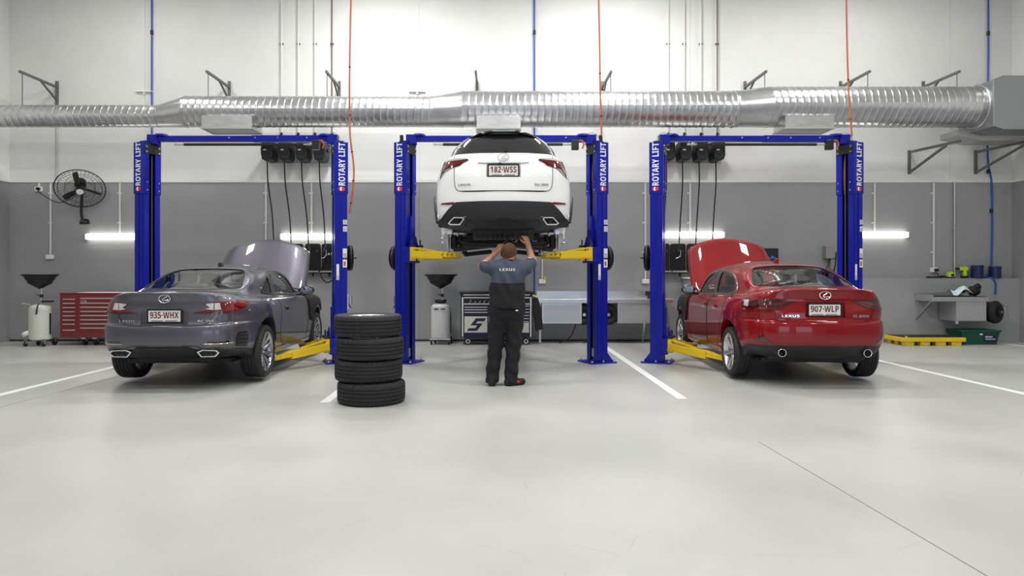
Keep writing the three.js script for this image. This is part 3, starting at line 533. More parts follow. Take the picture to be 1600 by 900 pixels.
// pale cabinet, monitor and tester in the red bay
{
  const c = thing('floor_cabinet', 'pale grey cabinet on the floor behind the red sedan', 'cabinet', [3.95, 0, -13.4]);
  part(c, 'body', bx(-.18, .75, .05, 1.27, -.4, .2, .01), M.galv); part(c, 'top', bx(-.2, .77, 1.27, 1.3, -.42, .23, .01), M.white); part(c, 'door', bx(-.15, .28, .1, 1.2, .2, .215, .004), M.white); part(c, 'door', bx(.3, .72, .1, 1.2, .2, .215, .004), M.white); part(c, 'plinth', bx(-.16, .73, 0, .05, -.38, .16), M.dark);
  const m = thing('monitor', 'black wall screen peeking out right of the red bonnet', 'monitor', [WX(1192, 13.6), WY(399, 13.6), ZF + .2]);
  part(m, 'casing', box(.68, .29, .05, 0, 0, 0, .008), M.black); const s = part(m, 'screen', box(.62, .24, .004, 0, .01, .026), std(rgb(.02, .025, .035), .15)); part(s, 'picture', extr([[.16, -.07], [.29, -.05], [.2, .0]], .001).translate(0, 0, .029), std(rgb(.05, .16, .6), .4)); part(m, 'arm', bx(-.03, .03, -.03, .03, -.2, -.02), M.dark);
  const g = thing('wall_box', 'grey metal electrical box on the wall left of the rightmost column', 'box', [wx(1294), wy(394), ZF]);
  part(g, 'housing', bx(-.12, .14, -.13, .12, 0, .16, .01), std(rgb(.3, .29, .27), .6)); part(g, 'lower_housing', bx(.0, .15, -.36, -.1, 0, .12, .01), std(rgb(.3, .29, .27), .6)); part(g, 'lead', tube([V(-.02, -.13, .1), V(-.05, -.25, .12), V(-.1, -.35, .12), V(-.06, -.42, .1)], .01, 16), M.black); part(g, 'cable', tube([V(.08, .0, .17), V(.06, -.25, .18), V(.0, -.5, .16)], .012, 12), M.black);
}
// right-hand bench and what is on, under and above it
{
  const ZR = ZW + .22, x0 = 8.38, x1 = WX(1546, 13.1), d = .56;
  const t = thing('steel_bench', 'short stainless wall bench with one drawer under the ledge at right', 'bench', [0, 0, ZR]);
  part(t, 'worktop', bx(x0, x1, .84, .925, .006, d, .006), M.stainless); part(t, 'rim', [bx(x0, x1, .925, 1.0, .006, .02), bx(x0, x0 + .02, .925, .965, .006, d)], M.stainless);
  part(t, 'brace', bar(V(x0 + .03, .84, d - .06), V(x0 + .03, .47, .02), .04, .03), M.stainless); part(t, 'brace', bar(V(x1 - .03, .84, d - .06), V(x1 - .03, .47, .02), .04, .03), M.stainless);
  const a = WX(1494, 13.15), b = WX(1541, 13.15), dr = part(t, 'drawer_box', bx(a, b, .46, .84, .02, d - .04), M.zincDull);
  part(dr, 'drawer_front', extr(roundRect(b - a, .37, .005), .012, 0, [roundRect(b - a - .06, .31, .005)]).translate((a + b) / 2, .65, d - .04), M.stainless); part(dr, 'drawer_panel', bx(a + .03, b - .03, .495, .805, d - .04, d - .034), std(rgb(.6, .61, .62), .42, .85)); part(dr, 'lock', cyl(.03, .03, .06, 12).translate(a + .06, .43, d - .1), M.steel);
  solo('rubber_mat', bx(x0 + .03, x1 - .02, .9252, .933, .03, d - .02).translate(0, 0, ZR), std(rgb(.006, .006, .006), .95), 'black mat covering the right-hand steel bench', 'mat');
  const cloth = (() => { const g = new THREE.PlaneGeometry(.34, .3, 26, 22).rotateX(-Math.PI / 2), p = g.attributes.position; for (let i = 0; i < p.count; i++) { const x = p.getX(i), z = p.getZ(i); p.setY(i, .085 + .05 * Math.sin(x * 19 + z * 8) + .035 * Math.sin(z * 27 - x * 11) - (x * x + z * z) * .9); } g.computeVertexNormals(); return g; })();
  const c = thing('rag', 'crumpled pale blue cloth on the right-hand bench', 'rag', [x1 - .42, .975, ZR + .33]); part(c, 'cloth', cloth, std(rgb(.5, .62, .68), .9));
  const gl = thing('work_gloves', 'heap of black work gloves beside the pale blue cloth', 'gloves', [x1 - .1, .945, ZR + .26]);
  const lump = (r, sx, sy, sz, x, y, z) => { const g = new THREE.IcosahedronGeometry(r, 3), p = g.attributes.position; for (let i = 0; i < p.count; i++) { const k = 1 + .16 * Math.sin(p.getX(i) * 60 + x * 9) * Math.cos(p.getZ(i) * 50); p.setXYZ(i, p.getX(i) * k * sx, p.getY(i) * k * sy, p.getZ(i) * k * sz); } g.computeVertexNormals(); return g.translate(x, y, z); };
  part(gl, 'glove', lump(.1, 1.1, 1, .9, .02, .09, 0), M.rubber); part(gl, 'cuff', lump(.06, 1.2, 1, 1, .08, .17, .02), M.rubber); part(gl, 'glove', lump(.07, 1.2, .8, 1, -.1, .1, -.16), M.rubber);
  // hose reel right of the bench
  const r = thing('hose_reel', 'black hose reel hanging right of the short steel bench', 'hose reel', [WX(1556, 13.3), .62, -13.32], .5);
  part(r, 'drum', new THREE.TorusGeometry(.15, .075, 12, 32), M.rubber); part(r, 'housing', cyl(.2, .2, .12, 28).rotateX(Math.PI / 2).translate(0, 0, -.03), M.black); part(r, 'hub', cyl(.05, .05, .18, 14).rotateX(Math.PI / 2), M.dark); part(r, 'bracket', bx(-.04, .04, -.05, .2, -.34, -.08), M.dark); part(r, 'label', bx(.02, .1, -.01, .02, .075, .08), M.white); part(r, 'hose_end', tube([V(.14, .14, .08), V(.24, .12, .1), V(.29, -.02, .1), V(.32, -.12, .1)], .014, 16), M.galv);
  // green tub and spill pallet
  const tb = thing('plastic_tub', 'dark green lidded tub with a printed label under the right bench', 'tub', [WX(1522, 13.35), 0, -13.38]);
  const tubG = box(1, 1, 1, 0, .5, 0); const P = tubG.attributes.position; for (let i = 0; i < P.count; i++) { const k = .86 + .14 * P.getY(i); P.setXYZ(i, P.getX(i) * .74 * k, P.getY(i) * .25, P.getZ(i) * .44 * k); }
  part(tb, 'body', tubG, M.greenTub); part(tb, 'lid', box(.79, .035, .47, 0, .265, 0, .012), M.greenTub);
  const lbl = part(tb, 'label_card', bx(.07, .29, .07, .2, .205, .222), M.navy); part(lbl, 'label_print', [text('Released', .13, .035, .002).translate(.15, .158, .222), text('Warranty Parts', .19, .03, .002).translate(.18, .108, .222)], M.white).userData.kind = 'stuff'; part(tb, 'sticker', bx(-.02, .03, .19, .22, .215, .224), M.white);
  const pl = thing('spill_pallet', 'low yellow plastic spill pallet on the floor against the back wall', 'pallet', [7.72, 0, -12.98]);
  part(pl, 'deck', bx(0, 1.22, .075, .155, -.62, 0, .012), M.yellow); part(pl, 'grate', bx(.06, 1.16, .155, .165, -.57, -.05), M.dark);
  for (let i = 0; i < 4; i++) for (const z of [-.08, -.31, -.55]) part(pl, 'foot', bx(.06 + i * .3, .25 + i * .3, 0, .076, z - .06, z + .06, .012), M.yellow);
  part(pl, 'drain_plug', cyl(.025, .025, .03, 12).translate(.1, .17, -.04), M.steel);
  // on the ledge
  const LY = 1.281, LZ = ZW + .12;
  const drill = thing('cordless_drill', 'lime green cordless drill standing on the ledge', 'drill', [WX(1505, 13.78), LY, LZ], Math.PI);
  part(drill, 'motor_body', extr(roundRect(.17, .075, .03), .06, .01).translate(0, .19, -.03), M.lime); part(drill, 'chuck', rod(V(.085, .19, 0), V(.16, .19, 0), .026, 12, .014), M.black); part(drill, 'grip', extr([[-.06, .045], [.0, .045], [.015, .17], [-.05, .17]], .045, .008).translate(0, 0, -.022), M.lime); part(drill, 'battery', box(.12, .05, .08, -.025, .025, 0, .01), M.black); part(drill, 'trigger', box(.02, .04, .02, .018, .14, 0, .005), M.black);
  const tor = thing('work_torch', 'small lime green work torch on the ledge left of the drill', 'torch', [WX(1485, 13.78), LY, LZ]);
  part(tor, 'head', extr([[-.07, 0], [.06, 0], [.07, .05], [.02, .11], [-.03, .11], [-.07, .05]], .08, .01).translate(0, .02, -.04), M.lime); part(tor, 'lens', cyl(.03, .03, .03, 14).rotateX(Math.PI / 2).translate(.01, .06, .05), M.dark); part(tor, 'base', box(.15, .03, .09, 0, .015, 0, .008), M.black);
  for (const [px, h, lab] of [[1524.5, .26, 'dark blue lidded canister on the ledge next to the drill'], [1552, .24, 'dark blue canister on the ledge beside the blue air line']]) { const j = thing('canister', lab, 'canister', [WX(px, 13.78), LY, LZ + .045], 0, 'blue canisters on the ledge'); part(j, 'body', lathe([[0, 0], [.1, 0], [.105, .01], [.105, h - .03], [.1, h - .02], [0, h - .02]], 28), M.navyJar); part(j, 'lid', lathe([[0, h], [.105, h], [.112, h - .01], [.112, h - .05], [.105, h - .05]], 28), M.navyJar); part(j, 'rim', new THREE.TorusGeometry(.106, .004, 6, 28).rotateX(Math.PI / 2).translate(0, h * .45, 0), M.navyJar); }
  const ch = thing('battery_charger', 'flat black battery charger with cord under the ledge socket', 'charger', [WX(1464, 13.78), LY, LZ]); part(ch, 'base', box(.26, .035, .12, -.05, .018, 0, .01), M.black); part(ch, 'dock', box(.09, .05, .08, .12, .03, 0, .01), M.dark); part(ch, 'cord', tube([V(0, .03, .0), V(.02, .07, .02), V(.0, .12, -.03), V(-.03, .2, -.06)], .008, 16), M.black);
}

// ---------------------------------------------------------------- cars: a loop-and-column control net, splined into a closed skin
function slopes(t, v) {   // monotone-ish cubic tangents on uneven knots
  const n = v.length, d = [], m = new Array(n);
  for (let i = 0; i < n - 1; i++) d.push((v[i + 1] - v[i]) / (t[i + 1] - t[i]));
  for (let i = 1; i < n - 1; i++) { const h0 = t[i] - t[i - 1], h1 = t[i + 1] - t[i]; let s = (d[i - 1] * h1 + d[i] * h0) / (h0 + h1); if (d[i - 1] * d[i] <= 0) s *= .35; const cap = 2.6 * Math.min(Math.abs(d[i - 1]), Math.abs(d[i])); if (Math.abs(s) > cap && d[i - 1] * d[i] > 0) s = Math.sign(s) * cap; m[i] = s; }
  m[0] = d[0]; m[n - 1] = d[n - 2]; return m;
}
function herm(t, v, m, i, u) { const h = t[i + 1] - t[i], a = u * u * (3 - 2 * u), b = u * (1 - u) * (1 - u) * h, c = -u * u * (1 - u) * h; return v[i] * (1 - a) + v[i + 1] * a + m[i] * b + m[i + 1] * c; }
function netSurface(rows, nc, nr) {   // rows[r][c] = [x,y,z]; returns half grid of points
  const R = rows.length, C = rows[0].length, dist = (a, b) => Math.hypot(a[0] - b[0], a[1] - b[1], a[2] - b[2]);
  const mir = p => [-p[0], p[1], p[2]];
  const net = rows.map(r => [mir(r[1]), ...r, mir(r[C - 2])]);          // mirrored ghosts across the centre plane
  const full = [net[1].map(mir), ...net, net[R - 2].map(mir)];
  const tc = [0]; for (let c = 1; c < C + 2; c++) { let s = 0; for (let r = 0; r < R; r++) s += Math.sqrt(dist(net[r][c], net[r][c - 1])); tc.push(tc[c - 1] + s / R + 1e-4); }
  const tr = [0]; for (let r = 1; r < R + 2; r++) { let s = 0; for (let c = 1; c <= C; c++) s += Math.sqrt(dist(full[r][c], full[r - 1][c])); tr.push(tr[r - 1] + s / C + 1e-4); }
  const dense = full.map(row => { const o = []; const vs = [0, 1, 2].map(k => row.map(p => p[k])), ms = vs.map(v => slopes(tc, v)); for (let i = 1; i < C; i++) for (let q = 0; q < nc; q++) o.push(vs.map((v, k) => herm(tc, v, ms[k], i, q / nc))); o.push(row[C]); return o; });
  const NC = dense[0].length, grid = [];
  for (let c = 0; c < NC; c++) { const vs = [0, 1, 2].map(k => dense.map(r => r[c][k])), ms = vs.map(v => slopes(tr, v)), col = []; for (let i = 1; i < R; i++) for (let q = 0; q < nr; q++) col.push(vs.map((v, k) => herm(tr, v, ms[k], i, q / nr))); col.push(dense[R][c]); grid.push(col); }
  const NR = grid[0].length;
  for (let c = 0; c < NC; c++) { grid[c][0][0] = 0; grid[c][NR - 1][0] = 0; for (let r = 0; r < NR; r++) if (c === 0 || c === NC - 1) grid[c][r][0] = 0; else if (grid[c][r][0] < 0) grid[c][r][0] = 0; }
  return grid;
}
function skin(rows, nc = 7, nr = 6) {
  const g = netSurface(rows, nc, nr), NC = g.length, NR = g[0].length, pos = [], idx = [];
  for (const s of [1, -1]) { const o = pos.length / 3; for (const col of g) for (const p of col) pos.push(s * p[0], p[1], p[2]); for (let c = 0; c < NC - 1; c++) for (let r = 0; r < NR - 1; r++) { const a = o + c * NR + r, b = a + NR; if (s > 0) idx.push(a, b, a + 1, b, b + 1, a + 1); else idx.push(a, a + 1, b, b, a + 1, b + 1); } }
  let geo = new THREE.BufferGeometry(); geo.setAttribute('position', new THREE.Float32BufferAttribute(pos, 3)); geo.setIndex(idx);
  geo = mergeVertices(geo, 1e-5);
  const id = geo.index.array, keep = []; for (let i = 0; i < id.length; i += 3) if (id[i] !== id[i + 1] && id[i + 1] !== id[i + 2] && id[i] !== id[i + 2]) keep.push(id[i], id[i + 1], id[i + 2]);
  geo.setIndex(keep); geo.computeVertexNormals(); return geo;
}
const csg = new Evaluator(); csg.useGroups = false; csg.attributes = ['position', 'normal'];
function cut(geo, cutters) { let b = new Brush(geo); b.updateMatrixWorld(); for (const c of cutters) { const k = new Brush(c); for (const n of Object.keys(c.attributes)) if (n !== 'position' && n !== 'normal') c.deleteAttribute(n); k.updateMatrixWorld(); b = csg.evaluate(b, k, SUBTRACTION); } return b.geometry; }
class Skin {   // raycasts on the uncut skin, to lay panels, lamps and trim on it
  constructor(geo) { this.geo = geo.clone(); this.bvh = new MeshBVH(this.geo); this.ray = new THREE.Ray(); }
  hit(view, a, b) {
    const o = { rear: [V(a, b, 6), V(0, 0, -1)], right: [V(4, b, a), V(-1, 0, 0)], left: [V(-4, b, a), V(1, 0, 0)], top: [V(a, 6, b), V(0, -1, 0)], front: [V(a, b, -8), V(0, 0, 1)], below: [V(a, -4, b), V(0, 1, 0)] }[view];
    this.ray.set(o[0], o[1]); const h = this.bvh.raycastFirst(this.ray, THREE.DoubleSide); let point, f;
    if (h) { point = h.point; f = h.face; } else { const g = o[0].clone().addScaledVector(o[1], view === 'rear' ? 5.2 : 3.3), r = this.bvh.closestPointToPoint(g); point = r.point; const ix = this.geo.index.array; f = { a: ix[r.faceIndex * 3], b: ix[r.faceIndex * 3 + 1], c: ix[r.faceIndex * 3 + 2] }; }
    const P = this.geo.attributes.position, N = this.geo.attributes.normal, A = V().fromBufferAttribute(P, f.a), B = V().fromBufferAttribute(P, f.b), C = V().fromBufferAttribute(P, f.c), bc = V();
    THREE.Triangle.getBarycoord(point, A, B, C, bc);
    const n = V().fromBufferAttribute(N, f.a).multiplyScalar(bc.x).addScaledVector(V().fromBufferAttribute(N, f.b), bc.y).addScaledVector(V().fromBufferAttribute(N, f.c), bc.z).normalize();
    return [point.clone(), n];
  }
  patch(view, poly, off = .004, thick = .01, step = .04) {   // a plate with the outline, bent onto the skin, standing proud by off
    let g = new THREE.ShapeGeometry(shapeOf(poly)).toNonIndexed(); g = new TessellateModifier(step, 7).modify(g); g.deleteAttribute('normal'); g.deleteAttribute('uv'); g = mergeVertices(g, 1e-5);
    const p = g.attributes.position, top = [], bot = [], nor = []; for (let i = 0; i < p.count; i++) { const [q, n] = this.hit(view, p.getX(i), p.getY(i)); top.push(q.clone().addScaledVector(n, off)); bot.push(q.addScaledVector(n, off - thick)); nor.push(n); }
    const ix = g.index.array, edges = new Map(), pos = [], nrm = [], push = (v, n) => { pos.push(v.x, v.y, v.z); nrm.push(n.x, n.y, n.z); };
    for (let i = 0; i < ix.length; i += 3) {
      const t = [ix[i], ix[i + 1], ix[i + 2]]; const fn = top[t[1]].clone().sub(top[t[0]]).cross(top[t[2]].clone().sub(top[t[0]])); const o = fn.dot(nor[t[0]]) < 0 ? [t[0], t[2], t[1]] : t;
      for (const k of o) push(top[k], nor[k]); for (let e = 0; e < 3; e++) { const a = o[e], b = o[(e + 1) % 3], key = Math.min(a, b) + '_' + Math.max(a, b); edges.has(key) ? edges.set(key, null) : edges.set(key, [a, b]); }
    }
    for (const e of edges.values()) if (e) { const [a, b] = e, n = top[b].clone().sub(top[a]).cross(nor[a]).normalize(); for (const v of [top[a], bot[a], top[b], top[b], bot[a], bot[b]]) push(v, n); }
    const r = new THREE.BufferGeometry(); r.setAttribute('position', new THREE.Float32BufferAttribute(pos, 3)); r.setAttribute('normal', new THREE.Float32BufferAttribute(nrm, 3)); return r;
  }
  line(view, pts, r = .004, off = 0, n = 12, closed = false) {   // thin bead following the skin
    const c = new THREE.CatmullRomCurve3(pts.map(p => V(p[0], p[1], 0)), closed, 'centripetal', .5), q = c.getPoints(pts.length * n).map(v => { const [p, m] = this.hit(view, v.x, v.y); return p.addScaledVector(m, off); });
    return new THREE.TubeGeometry(new THREE.CatmullRomCurve3(q, closed), q.length, r, 5, closed);
  }
}
const flip = poly => poly.map(([a, b]) => [-a, b]);
// wheels: tyre with grooved tread, rim with spokes
function tyreGeo(R, w, rimR, seg = 200) {
  const h = w / 2, sh = h * .80, prof = [[rimR, -h * .86, 0], [rimR + .012, -h * .92, 0], [R - .06, -h * 1.0, 0], [R - .03, -h * .97, 0], [R - .014, -h * .9, 2], [R - .005, -sh, 1]];
  const gr = [-.52, -.19, .17, .5]; let last = -sh; for (const g of gr) { const z = g * h * .96; prof.push([R, z - .0055, 1], [R - .009, z - .004, 0], [R - .009, z + .004, 0], [R, z + .0055, 1]); }
  prof.push([R - .005, sh, 1], [R - .014, h * .9, 2], [R - .03, h * .97, 0], [R - .06, h, 0], [rimR + .012, h * .92, 0], [rimR, h * .86, 0]);
  const pos = [], uv = [], idx = [], P = prof.length;
  for (let k = 0; k <= seg; k++) { const a = k / seg * 2 * Math.PI, kk = k % seg; prof.forEach(([r, z, f], j) => { const sh2 = Math.abs(z) > h * .6 || f === 2; let q = r; if (sh2 && f && kk % 4 === 0) q -= .006; else if (f === 1 && (kk + (j > 12 ? 2 : 0)) % 4 === 0) q -= .0025; pos.push(q * Math.cos(a), q * Math.sin(a), z); }); }
  for (let k = 0; k < seg; k++) for (let j = 0; j < P - 1; j++) { const a = k * P + j, b = a + P; idx.push(a, b, a + 1, b, b + 1, a + 1); }
  const g = new THREE.BufferGeometry(); g.setAttribute('position', new THREE.Float32BufferAttribute(pos, 3)); g.setIndex(idx); return toCreasedNormals(g, .5).rotateY(Math.PI / 2);   // axis along x
}
function rimGeo(r, w, spokes, twin, dish = .02) {   // outer face towards +x
  const barrel = lathe([[r, -w / 2], [r + .008, -w / 2 + .01], [r - .02, -w / 2 + .03], [r - .03, 0], [r - .018, w / 2 - .035], [r + .008, w / 2 - .012], [r + .006, w / 2], [r - .012, w / 2 - .004], [r - .022, w / 2 - .03]], 48).rotateZ(-Math.PI / 2);
  const sp = [];
  for (let i = 0; i < spokes; i++) for (const o of twin ? [-1, 1] : [0]) {
    const a0 = i / spokes * 2 * Math.PI + o * .05, a1 = i / spokes * 2 * Math.PI + o * twin, r1 = r - .012;
    const A = V(w / 2 - .045 - dish, .05 * Math.cos(a0), .05 * Math.sin(a0)), B = V(w / 2 - .02, r1 * Math.cos(a1), r1 * Math.sin(a1)), d = B.clone().sub(A), L = d.length(); d.normalize();
    const g = box(L, .03, twin ? .026 : .05, 0, 0, 0, .008), p = g.attributes.position; for (let k = 0; k < p.count; k++) { const f = p.getX(k) / L + .5; p.setY(k, p.getY(k) * (1.15 - .4 * f)); if (!twin) p.setZ(k, p.getZ(k) * (.75 + .5 * f)); }
    const T = V(0, -Math.sin(a1), Math.cos(a1)); T.addScaledVector(d, -T.dot(d)).normalize(); const N = T.clone().cross(d);
    g.applyMatrix4(new THREE.Matrix4().makeBasis(d, N, T)); sp.push(g.translate((A.x + B.x) / 2, (A.y + B.y) / 2, (A.z + B.z) / 2));
  }
  return [barrel, sp, lathe([[0, w / 2 - .035 - dish], [.03, w / 2 - .037 - dish], [.035, w / 2 - .045 - dish], [.075, w / 2 - .07 - dish], [.075, w / 2 - .1]], 24).rotateZ(-Math.PI / 2)];
}
function wheel(parent, tyre, rim, rimMat, R, pos, side, discR = .15) {
  const w = new THREE.Group(); w.name = 'wheel'; w.position.set(...pos); if (side < 0) w.rotation.y = Math.PI; parent.add(w);
  part(w, 'tyre', tyre, M.tyre); part(w, 'rim', rim[0], rimMat); for (const s of rim[1]) part(w, 'spoke', s, rimMat); part(w, 'hub', rim[2], rimMat);
  part(w, 'brake_disc', [cyl(discR, discR, .02, 32).rotateZ(Math.PI / 2).translate(-.02, 0, 0)], M.zincDull); part(w, 'caliper', box(.05, .16, .07, -.01, 0, discR - .02, .015), M.dark);
  return w;
}
Object.assign(M, {
  tyre: std(rgb(.011, .011, .012), .62), alloy: std(rgb(.72, .73, .75), .25, .9), alloyDark: std(rgb(.42, .43, .46), .22, .95),
  paintGrey: phys(rgb(.125, .118, .148), .46, .88, { clearcoat: 1, clearcoatRoughness: .04 }), paintRed: phys(rgb(.22, .002, .005), .5, 0, { specularIntensity: .15, clearcoat: 1, clearcoatRoughness: .03 }), paintWhite: phys(rgb(.84, .84, .84), .4, 0, { clearcoat: 1, clearcoatRoughness: .05 }),
  trim: std(rgb(.008, .008, .009), .5), cladding: std(rgb(.014, .0145, .018), .5), gap: std(rgb(.008, .008, .008), .9),
  glass: phys(rgb(.72, .78, .74), .02, 0, { transmission: 1, thickness: 0, ior: 1.5 }), privacy: phys(rgb(.01, .01, .011), .04, 0, { clearcoat: 1, clearcoatRoughness: .01 }),
  lampRed: phys(rgb(.15, .002, .004), .12, 0, { clearcoat: 1, clearcoatRoughness: .02 }), lampDark: phys(rgb(.05, .002, .003), .12, 0, { clearcoat: 1 }), lampClear: phys(rgb(.75, .74, .74), .12, .5, { clearcoat: 1 }),
  seat: std(rgb(.05, .05, .052), .8), under: std(rgb(.006, .006, .007), .6), plateText: std(rgb(.16, .012, .03), .5), plate: std(rgb(.8, .8, .79), .35), lining: std(rgb(.42, .41, .38), .85),
});
function numberPlate(parent, str, x, y, z, w = .372, h = .134) {
  const p = part(parent, 'number_plate', box(w, h, .006, x, y, z, .003), M.plate); z += .001;
  part(p, 'plate_frame', extr(roundRect(w + .03, h + .03, .012), .012, 0, [roundRect(w - .004, h - .004, .008)]).translate(x, y, z - .006), M.black);
  part(p, 'characters', [text(str, w * .88, h * .56, .002).translate(x, y + .012, z + .003)], M.plateText, 'dark maroon characters').userData.kind = 'stuff';
  const s = []; for (let i = 0; i < 22; i++) if (i !== 10 && i !== 11) s.push(bx(x - w * .4 + i * w * .0364, x - w * .4 + i * w * .0364 + .008, y - h * .46, y - h * .36, z + .003, z + .0045));
  part(p, 'small_print', s, M.plateText).userData.kind = 'stuff';
}
function mirrorX(g0) { const g = g0.index ? g0.toNonIndexed() : g0.clone(); g.scale(-1, 1, 1); for (const k of Object.keys(g.attributes)) { const a = g.attributes[k], n = a.itemSize; for (let i = 0; i < a.count; i += 3) for (let j = 0; j < n; j++) { const q = a.array[(i + 1) * n + j]; a.array[(i + 1) * n + j] = a.array[(i + 2) * n + j]; a.array[(i + 2) * n + j] = q; } } return g; }
function emblem(parent, pos, r, tilt, mat = M.chrome) {
  const g = new THREE.Group(); g.name = 'emblem'; g.position.set(...pos); g.rotation.x = tilt; parent.add(g);
  part(g, 'ring', new THREE.TorusGeometry(r, r * .11, 8, 40).scale(1.18, .86, 1), mat);
  part(g, 'mark', tube([V(r * .62, r * .62, 0), V(-r * .15, r * .05, 0), V(-r * .42, -r * .2, 0), V(-r * .3, -r * .38, 0), V(r * .2, -r * .34, 0), V(r * .85, -r * .3, 0)], r * .1, 30, 8), mat);
}
function badge(parent, S, str, x, y, w, h) {
  const chars = [...str], step = w / chars.length; const [q, n] = S.hit('rear', x, y);
  const g = text(str, w, h, .006, font); const yaw = Math.atan2(n.x, n.z), pitch = -Math.asin(n.y); g.rotateX(pitch).rotateY(yaw).translate(q.x + n.x * .003, q.y + n.y * .003, q.z + n.z * .003);
  const m = part(parent, 'badge', g, M.chrome, 'small chrome letters'); m.userData.kind = 'stuff'; return m;
}
function seatRow(parent, z, xs, y, w = .5, headrest = true) {
  for (const x of xs) {
    const s = part(parent, 'seat', [box(w, .62, .13, x, y + .3, z, .05).rotateX(0), box(w, .14, .5, x, y, z - .25, .05)], M.seat);
    if (headrest) part(s, 'headrest', [box(.26, .17, .1, x, y + .7, z + .02, .045), rod(V(x - .05, y + .56, z), V(x - .05, y + .66, z), .008, 6), rod(V(x + .05, y + .56, z), V(x + .05, y + .66, z), .008, 6)], M.seat);
  }
}
function loopRow(o) {   // one loop round the body at a given level
  const { zT, w, y, bow = [.03, .13, .34], xs = [.40, .67, .815], zN = -3.62, yN = y[4] ?? y[3] } = o;
  const [yT, yC, yR, yS] = y; const W = o.ws ?? [.955, 1, .985, .97, .97, .985];
  return [[0, yT, zT], [xs[0], yT + (o.dy1 ?? 0), zT - bow[0]], [xs[1], yT + (yC - yT) * .5, zT - bow[1]], [xs[2], yC, zT - bow[2]], [w * W[0], (yC + yR) / 2, (o.z4 ?? .36)], [w * W[1], yR, -.05], [w * W[2], (yR + yS) / 2, -.5], [w * W[3], yS, -1.2], [w * W[4], yS, -1.95], [w * W[5], yS + (o.dyF ?? 0), -2.72], [w * .9, (yS + yN) / 2, -3.2], [.5, yN, zN + .1], [0, yN, zN]];
}
function spineRow(z0, z1, ys) { const zs = [0, .02, .07, .13, .22, .34, .45, .56, .68, .79, .9, .97, 1]; return zs.map((f, i) => [0, Array.isArray(ys) ? ys[i] : ys, z0 + (z1 - z0) * f]); }
function inset(rows, k) { // cabin hollow from window loop, roof loop and spine
  const [R8, R9, R10] = rows, zc = -.9;
  const sh = (p, dx, dy, fz) => [Math.max(0, p[0] - dx * Math.min(1, p[0] / .3)), p[1] - dy, zc + (p[2] - zc) * fz];
  const low = R8.map(p => sh(p, .1, 0, .9)).map(p => [p[0], k, p[2]]);
  return [low.map(p => [0, k - .02, p[2] * .9 - .09]), low, R8.map(p => sh(p, .075, .03, .92)), R9.map(p => sh(p, .035, .03, .96)), R10.map(p => [0, p[1] - .035, zc + (p[2] - zc) * .95])];
}
function prismZ(poly, z0, z1) { return extr(poly, z1 - z0).translate(0, 0, z0); }
function prismX(poly, x0, x1) { return extr(poly.map(([z, y]) => [-z, y]), x1 - x0).rotateY(Math.PI / 2).translate(x0, 0, 0); }   // poly in (z,y)
function arch(z, y, r, side) { return new THREE.CylinderGeometry(r, r, .62, 48).rotateZ(Math.PI / 2).translate(side * .93, y, z); }

